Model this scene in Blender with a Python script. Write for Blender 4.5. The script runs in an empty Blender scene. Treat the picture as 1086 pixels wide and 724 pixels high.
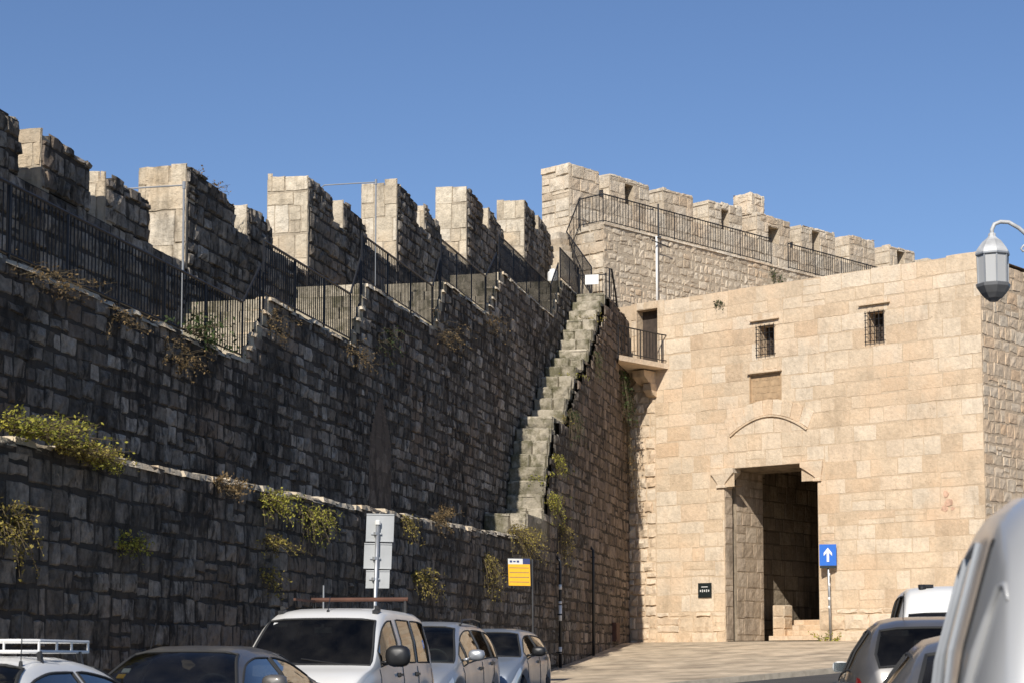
import bpy, math, random
from mathutils import Vector, Matrix, noise

rnd = random.Random(7)
scene = bpy.context.scene
COL = scene.collection
R = math.radians
V = Vector
UP = V((0, 0, 1))

# ------------------------------------------------------------------ world, sun, camera
SUN_AZ, SUN_EL = R(195.9), R(36.0)          # direction towards the sun, clockwise from +Y
world = bpy.data.worlds.new("World"); scene.world = world
world.use_nodes = True
nt = world.node_tree; nt.nodes.clear()
sky = nt.nodes.new("ShaderNodeTexSky"); sky.sky_type = 'NISHITA'; sky.sun_disc = False
sky.sun_elevation = SUN_EL; sky.sun_rotation = SUN_AZ
sky.air_density = 1.1; sky.dust_density = 0.15; sky.ozone_density = 4.0; sky.altitude = 750
bg = nt.nodes.new("ShaderNodeBackground"); bg.inputs[1].default_value = 0.085
wo = nt.nodes.new("ShaderNodeOutputWorld")
tint = nt.nodes.new("ShaderNodeMix"); tint.data_type = 'RGBA'; tint.blend_type = 'MULTIPLY'; tint.inputs[0].default_value = 1.0
tint.inputs[7].default_value = (0.88, 0.915, 1.04, 1)          # the deep clear blue of that day
nt.links.new(sky.outputs[0], tint.inputs[6]); nt.links.new(tint.outputs[2], bg.inputs[0]); nt.links.new(bg.outputs[0], wo.inputs[0])

sd = bpy.data.lights.new("sun", 'SUN'); sd.energy = 4.6; sd.angle = R(0.5); sd.color = (1.0, 0.945, 0.86)
so = bpy.data.objects.new("sun", sd); COL.objects.link(so)
to_sun = V((math.sin(SUN_AZ)*math.cos(SUN_EL), math.cos(SUN_AZ)*math.cos(SUN_EL), math.sin(SUN_EL)))
so.rotation_euler = to_sun.to_track_quat('Z', 'Y').to_euler(); so.location = (-10, -20, 40)

cd = bpy.data.cameras.new("camera"); cam = bpy.data.objects.new("camera", cd); COL.objects.link(cam)
cam.location = (0, 0, 1.6); cam.rotation_euler = (R(95.0), 0, 0)
cd.sensor_width = 36.0; cd.lens = 2000/1086*36.0; cd.shift_x = 0.0; cd.shift_y = 163/1086
cd.clip_start = 0.1; cd.clip_end = 3000
cd.dof.use_dof = True; cd.dof.focus_distance = 42; cd.dof.aperture_fstop = 6.3
scene.camera = cam
scene.view_settings.view_transform = 'Standard'; scene.view_settings.look = 'None'
scene.view_settings.exposure = 0.25; scene.view_settings.gamma = 1.0
scene.render.engine = 'CYCLES'
scene.cycles.max_bounces = 8; scene.cycles.transparent_max_bounces = 12
scene.cycles.use_denoising = True

# ------------------------------------------------------------------ helpers
class MB:
    """collects geometry, build() links it as one mesh object"""
    def __init__(s): s.v = []; s.f = []; s.m = []; s.t = []; s.cur = (0.5, 0.5, 0.0); s.mi = 0
    def vert(s, p): s.v.append((p[0], p[1], p[2])); s.t.append(s.cur); return len(s.v)-1
    def face(s, idx): s.f.append(tuple(idx)); s.m.append(s.mi)
    def poly(s, pts): s.face([s.vert(p) for p in pts])
    def box(s, c, ax, ay, az):
        """c centre, ax ay az half vectors"""
        c, ax, ay, az = V(c), V(ax), V(ay), V(az)
        i = [s.vert(c+ax*a+ay*b+az*d) for a in (-1, 1) for b in (-1, 1) for d in (-1, 1)]
        for q in ((0,1,3,2),(4,6,7,5),(0,4,5,1),(2,3,7,6),(0,2,6,4),(1,5,7,3)): s.face([i[k] for k in q])
    def bar(s, a, b, w, h=None, up=UP):
        a, b = V(a), V(b); d = b-a
        if d.length < 1e-6: return
        dn = d.normalized(); sx = dn.cross(up)
        if sx.length < 1e-4: sx = dn.cross(V((1, 0, 0)))
        sx.normalize(); sy = sx.cross(dn)
        s.box((a+b)/2, d/2, sx*w/2, sy*(h or w)/2)
    def tube(s, pts, r, n=8, cap=True, closed=False):
        pts = [V(p) for p in pts]; rings = []
        rs = r if isinstance(r, (list, tuple)) else [r]*len(pts)
        prev = None
        for k, p in enumerate(pts):
            if closed: d = pts[(k+1) % len(pts)]-pts[k-1]
            else: d = pts[min(k+1, len(pts)-1)]-pts[max(k-1, 0)]
            if d.length < 1e-9: d = V((0, 0, 1))
            d.normalize()
            if prev is None:
                ref = UP if abs(d.z) < 0.9 else V((1, 0, 0)); x = d.cross(ref).normalized()
            else:
                x = prev - d*prev.dot(d)
                x = x.normalized() if x.length > 1e-6 else d.orthogonal().normalized()
            prev = x; y = d.cross(x)
            rings.append([s.vert(p+x*rs[k]*math.cos(2*math.pi*j/n)+y*rs[k]*math.sin(2*math.pi*j/n)) for j in range(n)])
        m = len(rings)
        for k in range(m if closed else m-1):
            a, b = rings[k], rings[(k+1) % m]
            for j in range(n): s.face((a[j], a[(j+1) % n], b[(j+1) % n], b[j]))
        if cap and not closed:
            s.face(rings[0][::-1]); s.face(rings[-1])
    def lathe(s, c, prof, n=16, axis=UP, xdir=None):
        c = V(c); axis = V(axis).normalized(); x = (V(xdir) if xdir else axis.orthogonal()).normalized(); y = axis.cross(x)
        rings = []
        for r_, h in prof:
            rings.append([s.vert(c+axis*h+x*r_*math.cos(2*math.pi*j/n)+y*r_*math.sin(2*math.pi*j/n)) for j in range(n)])
        for a, b in zip(rings, rings[1:]):
            for j in range(n): s.face((a[j], a[(j+1) % n], b[(j+1) % n], b[j]))
        s.face(rings[0][::-1]); s.face(rings[-1])
    def build(s, name, mats, parent=None, smooth=False, local=False, recalc=False):
        if not isinstance(mats, (list, tuple)): mats = [mats]
        me = bpy.data.meshes.new(name)
        off = V((0, 0, 0)) if (parent is None or local) else world_loc(parent)
        me.from_pydata([(a-off.x, b-off.y, c-off.z) for a, b, c in s.v], [], s.f)
        for m in mats: me.materials.append(m)
        me.polygons.foreach_set("material_index", s.m)
        me.polygons.foreach_set("use_smooth", [smooth]*len(s.f))
        at = me.color_attributes.new("tint", 'FLOAT_COLOR', 'POINT')
        flat = []
        for t in s.t: flat += [t[0], t[1], t[2], 1.0]
        at.data.foreach_set("color", flat)
        me.update()
        if recalc:
            import bmesh
            bm = bmesh.new(); bm.from_mesh(me); bmesh.ops.recalc_face_normals(bm, faces=bm.faces); bm.to_mesh(me); bm.free()
        o = bpy.data.objects.new(name, me); COL.objects.link(o)
        if parent is not None: o.parent = parent
        return o

def world_loc(o):
    p = V(o.location)
    while o.parent is not None:
        o = o.parent; p += V(o.location)
    return p
def tag(o, label=None, cat=None, group=None, kind=None):
    if label: o["label"] = label
    if cat: o["category"] = cat
    if group: o["group"] = group
    if kind: o["kind"] = kind
    return o
def empty(name, loc, label, cat, group=None, rz=0.0):
    o = bpy.data.objects.new(name, None); COL.objects.link(o); o.location = loc; o.rotation_euler = (0, 0, rz)
    o.empty_display_size = 0.3
    return tag(o, label, cat, group)

# ------------------------------------------------------------------ materials
def newmat(name):
    m = bpy.data.materials.new(name); m.use_nodes = True
    t = m.node_tree; b = t.nodes["Principled BSDF"]
    return m, t, b
def simple(name, col, rough=0.6, metal=0.0, bump=0.0, bscale=60, vary=0.0, coat=0.0, spec=None):
    m, t, b = newmat(name); N, L = t.nodes.new, t.links.new
    b.inputs["Base Color"].default_value = (*col, 1); b.inputs["Roughness"].default_value = rough
    b.inputs["Metallic"].default_value = metal; b.inputs["Coat Weight"].default_value = coat
    b.inputs["Coat Roughness"].default_value = 0.08
    if spec is not None: b.inputs["Specular IOR Level"].default_value = spec
    if vary or bump:
        tc = N("ShaderNodeTexCoord"); nz = N("ShaderNodeTexNoise"); nz.inputs["Scale"].default_value = bscale
        nz.inputs["Detail"].default_value = 5; L(tc.outputs["Object"], nz.inputs["Vector"])
        if bump:
            bp = N("ShaderNodeBump"); bp.inputs["Strength"].default_value = bump; bp.inputs["Distance"].default_value = 0.01
            L(nz.outputs["Fac"], bp.inputs["Height"]); L(bp.outputs["Normal"], b.inputs["Normal"])
        if vary:
            n2 = N("ShaderNodeTexNoise"); n2.inputs["Scale"].default_value = bscale*0.25; n2.inputs["Detail"].default_value = 6
            L(tc.outputs["Object"], n2.inputs["Vector"])
            mr = N("ShaderNodeMapRange"); mr.inputs[1].default_value = 0.3; mr.inputs[2].default_value = 0.7
            mr.inputs[3].default_value = 1-vary; mr.inputs[4].default_value = 1+vary
            L(n2.outputs["Fac"], mr.inputs[0])
            mx = N("ShaderNodeVectorMath"); mx.operation = 'SCALE'
            mx.inputs[0].default_value = col; L(mr.outputs[0], mx.inputs["Scale"]); L(mx.outputs[0], b.inputs["Base Color"])
    return m

def stone_mat(name, cols, mortar, patina=(0.05, 0.045, 0.04), pat_amt=0.0, pat_lo=0.45, pat_hi=0.65, streak=0.35,
              blotch=0.18, bump=0.5, fine=38.0, warm=None, warm_amt=0.0, stain=3.4, pits=.45):
    """per-stone colour from the 'tint' attribute (r tone, g hue, b mortar) + stains with shapes of their own + relief"""
    m, t, b = newmat(name); N, L = t.nodes.new, t.links.new
    b.inputs["Roughness"].default_value = 0.93; b.inputs["Specular IOR Level"].default_value = 0.15
    at = N("ShaderNodeAttribute"); at.attribute_name = "tint"
    sep = N("ShaderNodeSeparateColor"); L(at.outputs["Color"], sep.inputs[0])
    rp = N("ShaderNodeValToRGB"); e = rp.color_ramp.elements
    e[0].position = 0; e[0].color = (*cols[0], 1); e[1].position = 1; e[1].color = (*cols[-1], 1)
    for i, c in enumerate(cols[1:-1]):
        q = rp.color_ramp.elements.new((i+1)/(len(cols)-1)); q.color = (*c, 1)
    L(sep.outputs[0], rp.inputs[0])
    geo = N("ShaderNodeNewGeometry")
    def nz(scale, detail=6, rough=0.6, vec=None, dist=0.0):
        n = N("ShaderNodeTexNoise"); n.inputs["Scale"].default_value = scale; n.inputs["Detail"].default_value = detail
        n.inputs["Roughness"].default_value = rough; n.inputs["Distortion"].default_value = dist
        L(vec if vec else geo.outputs["Position"], n.inputs["Vector"]); return n.outputs["Fac"]
    def rng(x, a, b_, c, d):
        n = N("ShaderNodeMapRange"); n.clamp = True
        for i, q in enumerate((a, b_, c, d)): n.inputs[i+1].default_value = q
        L(x, n.inputs[0]); return n.outputs[0]
    def mix(fac, a, c, mode='MIX'):
        n = N("ShaderNodeMix"); n.data_type = 'RGBA'; n.blend_type = mode
        if isinstance(fac, float): n.inputs[0].default_value = fac
        else: L(fac, n.inputs[0])
        for sock, q in ((n.inputs[6], a), (n.inputs[7], c)):
            if isinstance(q, tuple): sock.default_value = (*q, 1)
            else: L(q, sock)
        return n.outputs[2]
    def scale(c, f):
        n = N("ShaderNodeVectorMath"); n.operation = 'SCALE'; L(c, n.inputs[0]); L(f, n.inputs["Scale"]); return n.outputs[0]
    c = rp.outputs[0]
    c = scale(c, rng(nz(1.1, 7), 0.3, 0.7, 1-blotch, 1+blotch))
    c = scale(c, rng(nz(9.0, 7, 0.7), 0.3, 0.7, 1-blotch*0.9, 1+blotch*0.9))
    if warm:
        c = mix(rng(nz(0.55, 5), 0.5, 0.68, 0.0, warm_amt), c, warm)
    c = mix(sep.outputs[2], c, mortar)
    if pat_amt:
        mp = N("ShaderNodeMapping"); mp.inputs["Scale"].default_value = (stain, stain, streak); L(geo.outputs["Position"], mp.inputs[0])
        st = nz(1.0, 8, 0.68, mp.outputs[0])
        big = nz(0.42, 5, 0.6)
        ad = N("ShaderNodeMath"); ad.operation = 'MULTIPLY_ADD'; L(big, ad.inputs[0]); ad.inputs[1].default_value = 0.5
        L(st, ad.inputs[2])
        fac = rng(ad.outputs[0], pat_lo+0.25, pat_hi+0.25, 0.0, pat_amt)
        c = mix(fac, c, patina)
    pv = N("ShaderNodeTexVoronoi"); pv.inputs["Scale"].default_value = 8.5; L(geo.outputs["Position"], pv.inputs["Vector"])
    pf = N("ShaderNodeMath"); pf.operation = 'MULTIPLY'
    L(rng(pv.outputs["Distance"], .10, .26, 1.0, 0.0), pf.inputs[0]); L(rng(nz(2.6, 4), .5, .66, 0.0, pits), pf.inputs[1])
    c = mix(pf.outputs[0], c, patina)
    L(c, b.inputs["Base Color"])
    vo = N("ShaderNodeTexVoronoi"); vo.inputs["Scale"].default_value = fine*0.35; L(geo.outputs["Position"], vo.inputs["Vector"])
    h1 = nz(fine, 8, 0.7); h2 = nz(6.5, 6, 0.6)
    a1 = N("ShaderNodeMath"); a1.operation = 'MULTIPLY_ADD'; L(h2, a1.inputs[0]); a1.inputs[1].default_value = 1.6; L(h1, a1.inputs[2])
    a2 = N("ShaderNodeMath"); a2.operation = 'MULTIPLY_ADD'; L(vo.outputs["Distance"], a2.inputs[0]); a2.inputs[1].default_value = 0.35; L(a1.outputs[0], a2.inputs[2])
    a3 = N("ShaderNodeMath"); a3.operation = 'MULTIPLY_ADD'; L(pf.outputs[0], a3.inputs[0]); a3.inputs[1].default_value = -0.9; L(a2.outputs[0], a3.inputs[2]); a2 = a3
    bp = N("ShaderNodeBump"); bp.inputs["Strength"].default_value = bump; bp.inputs["Distance"].default_value = 0.03
    L(a2.outputs[0], bp.inputs["Height"]); L(bp.outputs["Normal"], b.inputs["Normal"])
    return m

M = {}
M['gate'] = stone_mat('gate_stone', [(.53,.39,.26),(.60,.46,.315),(.64,.51,.365),(.67,.56,.425),(.63,.45,.29)], (.545,.42,.29),
                      patina=(.30,.225,.15), pat_amt=.42, pat_lo=.53, pat_hi=.74, streak=1.1, blotch=.15, bump=.55, warm=(.61,.41,.25), warm_amt=.5)
M['upper'] = stone_mat('weathered_pale_stone', [(.46,.375,.275),(.56,.47,.355),(.61,.52,.40),(.66,.575,.455)], (.47,.39,.29),
                       patina=(.27,.225,.17), pat_amt=.6, pat_lo=.52, pat_hi=.72, streak=1.2, blotch=.18, bump=.8, warm=(.53,.37,.23), warm_amt=.5)
M['dark'] = stone_mat('blackened_shaded_stone', [(.11,.095,.078),(.19,.165,.137),(.25,.22,.183),(.38,.335,.28)], (.072,.062,.052),
                      patina=(.028,.025,.022), pat_amt=.8, pat_lo=.49, pat_hi=.60, streak=2.4, stain=5.2, blotch=.55, bump=1.0, warm=(.25,.165,.105), warm_amt=.5, pits=.8)  # blackening of the walls; also carries the shade of the merlon sides
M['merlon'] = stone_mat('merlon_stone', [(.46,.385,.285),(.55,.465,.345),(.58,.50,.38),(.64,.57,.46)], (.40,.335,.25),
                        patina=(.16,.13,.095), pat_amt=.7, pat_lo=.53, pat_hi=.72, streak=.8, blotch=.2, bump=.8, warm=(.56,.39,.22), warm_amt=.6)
M['flank'] = stone_mat('brown_flank_stone', [(.12,.092,.07),(.19,.148,.113),(.25,.195,.15),(.33,.265,.205)], (.15,.117,.09),
                      patina=(.045,.036,.03), pat_amt=.75, pat_lo=.49, pat_hi=.66, streak=1.5, blotch=.3, bump=1.0)
M['step'] = stone_mat('mossy_step_stone', [(.25,.22,.165),(.36,.315,.24),(.45,.395,.305)], (.13,.11,.08),
                      patina=(.095,.088,.045), pat_amt=.8, pat_lo=.46, pat_hi=.62, streak=2.5, blotch=.22, bump=.8)
M['passage_lit'] = stone_mat('sunlit_jamb_stone', [(.40,.31,.22),(.47,.37,.27),(.52,.42,.31)], (.38,.29,.2),
                         patina=(.16,.125,.09), pat_amt=.6, pat_lo=.5, pat_hi=.68, streak=1.2, blotch=.18, bump=.5)  # lighter copy for the left jamb, sunlight put into the colour
M['passage'] = stone_mat('shaded_passage_stone', [(.22,.172,.125),(.31,.25,.18),(.37,.30,.215)], (.17,.135,.095),
                         patina=(.075,.06,.045), pat_amt=.7, pat_lo=.48, pat_hi=.66, blotch=.2, bump=.6)  # darker copy, shade of the interior put into the colour
M['iron'] = simple('black_iron', (.018, .018, .02), .5, .3, bump=.1, bscale=40)
M['rust'] = simple('rusty_pipe', (.10, .045, .028), .8, .2, vary=.3, bscale=20)
M['galv'] = simple('galvanised_steel', (.42, .43, .44), .42, .7, vary=.15, bscale=18)
M['grey_paint'] = simple('grey_paint', (.30, .31, .32), .45, .3, vary=.15, bscale=10)
M['white_paint'] = simple('white_paint', (.72, .71, .68), .45, 0, vary=.08, bscale=12)
M['black_plastic'] = simple('black_plastic', (.015, .015, .016), .45)
M['rubber'] = simple('rubber', (.02, .02, .02), .8)
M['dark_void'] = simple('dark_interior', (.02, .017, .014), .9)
M['wood'] = simple('weathered_wood', (.055, .04, .03), .8, 0, bump=.4, bscale=30, vary=.3)
M['blue'] = simple('blue_sign', (.02, .13, .52), .35, vary=.05)
M['yellow'] = simple('yellow_sign', (.80, .42, .01), .4, vary=.05)
M['sign_dark'] = simple('sign_dark', (.015, .02, .02), .35)
M['navy'] = simple('navy_print', (.02, .035, .13), .4)
M['pale_print'] = simple('pale_print', (.6, .6, .58), .5)
M['red'] = simple('red_plastic', (.45, .03, .025), .45)
M['galv_board'] = simple('dull_grey_board', (.40, .41, .41), .5, .05, vary=.16, bscale=6)
M['iron_grey'] = simple('dark_grey_cast_iron', (.07, .07, .072), .5, .3, vary=.2, bscale=20)

# ------------------------------------------------------------------ masonry
def mframe(O, S, T, Nn):
    O, S, T, Nn = V(O), V(S), V(T), V(Nn)
    return lambda s, t, o: O+S*s+T*t+Nn*o

def rect_sub(r, h):
    s0, s1, t0, t1 = r; a0, a1, b0, b1 = h
    if a1 <= s0 or a0 >= s1 or b1 <= t0 or b0 >= t1: return [r]
    out = []
    if a0 > s0: out.append((s0, a0, t0, t1))
    if a1 < s1: out.append((a1, s1, t0, t1))
    m0, m1 = max(s0, a0), min(s1, a1)
    if b0 > t0: out.append((m0, m1, t0, b0))
    if b1 < t1: out.append((m0, m1, b1, t1))
    return out

def stone(mb, F, s0, s1, t0, t1, relief, rough, gap, tone, k=2, bev=0.02, corner=0.008):
    g = gap/2; s0 += g; s1 -= g; t0 += g; t1 -= g
    w, h = s1-s0, t1-t0
    if w < 0.03 or h < 0.03: return
    mb.cur = tone
    b = min(bev, w*0.25, h*0.25)
    j = lambda a: rnd.uniform(-a, a)
    pr = relief
    nx = max(1, min(5, int(round(w/0.16)))) if k > 1 else 1
    nz = max(1, min(4, int(round(h/0.16)))) if k > 1 else 1
    tilt_s, tilt_t = j(rough*0.5), j(rough*0.5)
    ids = []
    for a in range(nx+1):
        row = []
        for c in range(nz+1):
            fa, fc = a/nx, c/nz
            edge = (a in (0, nx)) or (c in (0, nz))
            o = pr + tilt_s*(fa-.5) + tilt_t*(fc-.5) + (j(rough*0.35) if edge else rough*0.5+j(rough*0.6))
            js = j(corner) if edge else j(0.012); jt = j(corner) if edge else j(0.012)
            row.append(mb.vert(F(s0+b+(w-2*b)*fa+js, t0+b+(h-2*b)*fc+jt, max(o, 0.002))))
        ids.append(row)
    for a in range(nx):
        for c in range(nz): mb.face((ids[a][c], ids[a+1][c], ids[a+1][c+1], ids[a][c+1]))
    # rim back into the mortar
    loop = [ids[a][0] for a in range(nx+1)]+[ids[nx][c] for c in range(1, nz+1)]+[ids[a][nz] for a in range(nx-1, -1, -1)]+[ids[0][c] for c in range(nz-1, 0, -1)]
    ring = []
    for a in range(nx+1): ring.append((s0+w*a/nx, t0))
    for c in range(1, nz+1): ring.append((s1, t0+h*c/nz))
    for a in range(nx-1, -1, -1): ring.append((s0+w*a/nx, t1))
    for c in range(nz-1, 0, -1): ring.append((s0, t0+h*c/nz))
    cj = corner*0.8
    rid = [mb.vert(F(p+j(cj), q+j(cj), -0.03)) for p, q in ring]
    n = len(loop)
    for a in range(n): mb.face((loop[a], rid[a], rid[(a+1) % n], loop[(a+1) % n]))

def masonry(mb, F, s0, s1, t0, t1, course=(.3, .4), length=(.4, .8), relief=(.01, .03), rough=.02, gap=.014,
            top=None, bottom=None, holes=(), k=2, bev=.02, ragged=0.0, tonefn=None, corner=.008, wander=0.0):
    t = t0
    while t < t1-0.02:
        h = rnd.uniform(*course)
        if t+h > t1-0.12: h = t1-t
        s = s0-rnd.uniform(0, length[0])
        while s < s1-0.01:
            w = rnd.uniform(*length)*(1.0 if rnd.random() > .12 else .6)
            a, b = max(s, s0), min(s+w, s1)
            s += w
            if s1-b < length[0]*0.35: b = s1; s = s1
            if b-a < 0.06: continue
            c, d = t, t+h
            if wander: c, d = c+(rnd.uniform(-wander, wander) if t > t0 else 0), d+rnd.uniform(-wander, wander)
            rects = [(a, b, c, d)]
            # now and then a stone is split into two thin ones
            if rnd.random() < .07 and h > .26:
                m_ = c+h*rnd.uniform(.4, .6); rects = [(a, b, c, m_), (a, b, m_, d)]
            for hq in holes:
                nr = []
                for r_ in rects: nr += rect_sub(r_, hq)
                rects = nr
            for (p0, p1, q0, q1) in rects:
                if top:
                    lim = min(top(p0+.01), top((p0+p1)/2), top(p1-.01))
                    if ragged and q1 > lim-0.3 and q0 < lim-.08: lim += rnd.uniform(-ragged, ragged*0.5)
                    q1 = min(q1, lim)
                elif ragged and q1 > t1-0.01: q1 += rnd.uniform(-ragged, ragged*0.6)
                if bottom:
                    q0 = max(q0, min(bottom(p0), bottom(p1)))
                if q1-q0 < .05 or p1-p0 < .04: continue
                tone = tonefn((p0+p1)/2, (q0+q1)/2) if tonefn else (rnd.random(), rnd.random(), 0.0)
                stone(mb, F, p0, p1, q0, q1, rnd.uniform(*relief), rough, gap, tone, k, bev, corner)
        t += h

def backing(mb, F, s0, s1, t0, t1, holes=(), o=0.0):
    rects = [(s0, s1, t0, t1)]
    for h in holes:
        nr = []
        for r_ in rects: nr += rect_sub(r_, h)
        rects = nr
    mb.cur = (.5, .5, 1.0)
    for a, b, c, d in rects: mb.poly([F(a, c, o), F(b, c, o), F(b, d, o), F(a, d, o)])

# ------------------------------------------------------------------ plan of the place
AL = R(12.9)
D = V((math.sin(AL), math.cos(AL), 0)); NV = V((math.cos(AL), -math.sin(AL), 0))     # along the long wall / towards the street
def W(s, n, z): return D*s+NV*n+UP*z
OG = V((3.83, 59.9, 0)); GU = V((math.sin(R(49.3)), -math.cos(R(49.3)), 0)); GN = V((-GU.y*-1*-1, 0, 0))
GN = V((-math.cos(R(49.3)), -math.sin(R(49.3)), 0))                                   # gate front faces this way
GI = -GN
KC = V((1.91, 61.74, 0)); CA = R(44.0)
CV = V((math.sin(CA), math.cos(CA), 0)); CN = V((math.cos(CA), -math.sin(CA), 0))

GP = [(-400, 2.1), (-0.2, 2.07), (1, 2.05), (6.2, 1.62), (10.3, 1.31), (16, .98), (26, .62), (48, 0.0), (120, -.5), (500, -.8)]
def gz(x, y):
    dg = (V((x, y, 0))-V((OG.x, OG.y, 0))).dot(GN)
    for (a, za), (b, zb) in zip(GP, GP[1:]):
        if dg <= b: 
            f = (dg-a)/(b-a); return za+(zb-za)*f
    return GP[-1][1]
def gzs(s, n): p = W(s, n, 0); return gz(p.x, p.y)

# ------------------------------------------------------------------ ground
def sheet(name, pts, lift, mat, step=None):
    """convex-ish polygon triangulated as a fine grid that follows the ground"""
    import bmesh
    bm = bmesh.new(); vs = [bm.verts.new((p[0], p[1], 0)) for p in pts]; bm.faces.new(vs)
    for dv in [k for k in range(-60, 60)]:
        c = V((OG.x, OG.y, 0))+GN*(dv*1.5)
        bmesh.ops.bisect_plane(bm, geom=bm.verts[:]+bm.edges[:]+bm.faces[:], plane_co=c, plane_no=GN)
    bmesh.ops.triangulate(bm, faces=bm.faces[:])
    for v in bm.verts: v.co.z = gz(v.co.x, v.co.y)+lift
    bmesh.ops.recalc_face_normals(bm, faces=bm.faces[:])
    if sum(f.normal.z for f in bm.faces) < 0: bmesh.ops.reverse_faces(bm, faces=bm.faces[:])
    me = bpy.data.meshes.new(name); bm.to_mesh(me); bm.free(); me.materials.append(mat)
    o = bpy.data.objects.new(name, me); COL.objects.link(o); o["kind"] = "structure"
    return o

def asphalt_mat():
    m, t, b = newmat('asphalt'); N, L = t.nodes.new, t.links.new
    geo = N("ShaderNodeNewGeometry")
    n1 = N("ShaderNodeTexNoise"); n1.inputs["Scale"].default_value = 90; n1.inputs["Detail"].default_value = 4; L(geo.outputs["Position"], n1.inputs["Vector"])
    n2 = N("ShaderNodeTexNoise"); n2.inputs["Scale"].default_value = .7; n2.inputs["Detail"].default_value = 7; L(geo.outputs["Position"], n2.inputs["Vector"])
    ad = N("ShaderNodeMath"); ad.operation = 'MULTIPLY'; L(n1.outputs["Fac"], ad.inputs[0]); L(n2.outputs["Fac"], ad.inputs[1])
    rp = N("ShaderNodeValToRGB"); rp.color_ramp.elements[0].position = .1; rp.color_ramp.elements[0].color = (.035, .034, .034, 1)
    rp.color_ramp.elements[1].position = .45; rp.color_ramp.elements[1].color = (.085, .08, .075, 1); L(ad.outputs[0], rp.inputs[0])
    L(rp.outputs[0], b.inputs["Base Color"]); b.inputs["Roughness"].default_value = .9
    bp = N("ShaderNodeBump"); bp.inputs["Strength"].default_value = .4; bp.inputs["Distance"].default_value = .01; L(n1.outputs["Fac"], bp.inputs["Height"]); L(bp.outputs["Normal"], b.inputs["Normal"])
    return m
def paving_mat():
    m, t, b = newmat('stone_paving'); N, L = t.nodes.new, t.links.new
    geo = N("ShaderNodeNewGeometry")
    mp = N("ShaderNodeMapping"); mp.inputs["Rotation"].default_value = (0, 0, R(40.7)); L(geo.outputs["Position"], mp.inputs[0])
    br = N("ShaderNodeTexBrick"); br.inputs["Scale"].default_value = 1.0; br.inputs["Brick Width"].default_value = .55; br.inputs["Row Height"].default_value = .3
    br.inputs["Mortar Size"].default_value = .016; br.inputs["Mortar Smooth"].default_value = .3
    br.inputs["Color1"].default_value = (.58, .47, .335, 1); br.inputs["Color2"].default_value = (.50, .395, .275, 1); br.inputs["Mortar"].default_value = (.36, .285, .20, 1)
    L(mp.outputs[0], br.inputs["Vector"])
    n2 = N("ShaderNodeTexNoise"); n2.inputs["Scale"].default_value = 1.2; n2.inputs["Detail"].default_value = 8; L(geo.outputs["Position"], n2.inputs["Vector"])
    mr = N("ShaderNodeMapRange"); mr.inputs[1].default_value = .3; mr.inputs[2].default_value = .7; mr.inputs[3].default_value = .55; mr.inputs[4].default_value = 1.25; L(n2.outputs["Fac"], mr.inputs[0])
    sc = N("ShaderNodeVectorMath"); sc.operation = 'SCALE'; L(br.outputs["Color"], sc.inputs[0]); L(mr.outputs[0], sc.inputs["Scale"])
    L(sc.outputs[0], b.inputs["Base Color"]); b.inputs["Roughness"].default_value = .8
    n3 = N("ShaderNodeTexNoise"); n3.inputs["Scale"].default_value = 25; n3.inputs["Detail"].default_value = 5; L(geo.outputs["Position"], n3.inputs["Vector"])
    a1 = N("ShaderNodeMath"); a1.operation = 'SUBTRACT'; L(n3.outputs["Fac"], a1.inputs[0]); L(br.outputs["Fac"], a1.inputs[1])
    bp = N("ShaderNodeBump"); bp.inputs["Strength"].default_value = .6; bp.inputs["Distance"].default_value = .02; L(a1.outputs[0], bp.inputs["Height"]); L(bp.outputs["Normal"], b.inputs["Normal"])
    return m
M['asphalt'] = asphalt_mat(); M['paving'] = paving_mat()
M['earth'] = simple('dry_earth', (.20, .155, .105), .95, vary=.25, bscale=4)
M['kerb'] = simple('kerb_stone', (.36, .31, .24), .85, bump=.3, bscale=25, vary=.2)

gp = []
sheet('ground', [(-700, -80), (700, -80), (900, 900), (-900, 900)], 0.0, M['earth'])
KP = [W(-12, -7.3, 0), W(37.5, -7.3, 0), V((2.6, 39.5, 0)), V((4.45, 41, 0)), V((7.55, 43.5, 0)), V((13.5, 48.3, 0)), V((40, 69.7, 0))]
road_pts = [KP[0], KP[1], KP[2], KP[3], KP[4], KP[5], KP[6], V((60, 50, 0)), V((22, 24, 0)), V((9.5, -12, 0))]
sheet('road', road_pts, 0.004, M['asphalt'])
B0, A0 = -9.74, -10.8
plaza_pts = [W(-12, B0-.3, 0), W(60, B0-.3, 0), OG+GU*-.3+GI*.3, OG+GU*3.5+GI*.3, OG+GU*3.5+GI*2.4, OG+GU*6.9+GI*2.4, OG+GU*6.9+GI*.3, OG+GU*12.4+GI*.3, OG+GU*12.4+GI*18, KP[6]] + KP[5::-1]
sheet('pavement', plaza_pts, 0.11, M['paving'])
kb = MB()
for a, b in zip(KP, KP[1:]):
    n = max(1, int((b-a).length/1.0))
    for k in range(n):
        p, q = a.lerp(b, k/n), a.lerp(b, (k+1)/n)
        d_ = (q-p).normalized(); p += d_*.006; q -= d_*.006
        nn = V((d_.y, -d_.x, 0))
        p = p+nn*.05; q = q+nn*.05
        p.z = gz(p.x, p.y)+.02; q.z = gz(q.x, q.y)+.02
        kb.bar(p, q, .16, .21)
ko = kb.build('kerb', M['kerb']); ko["kind"] = "structure"

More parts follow.
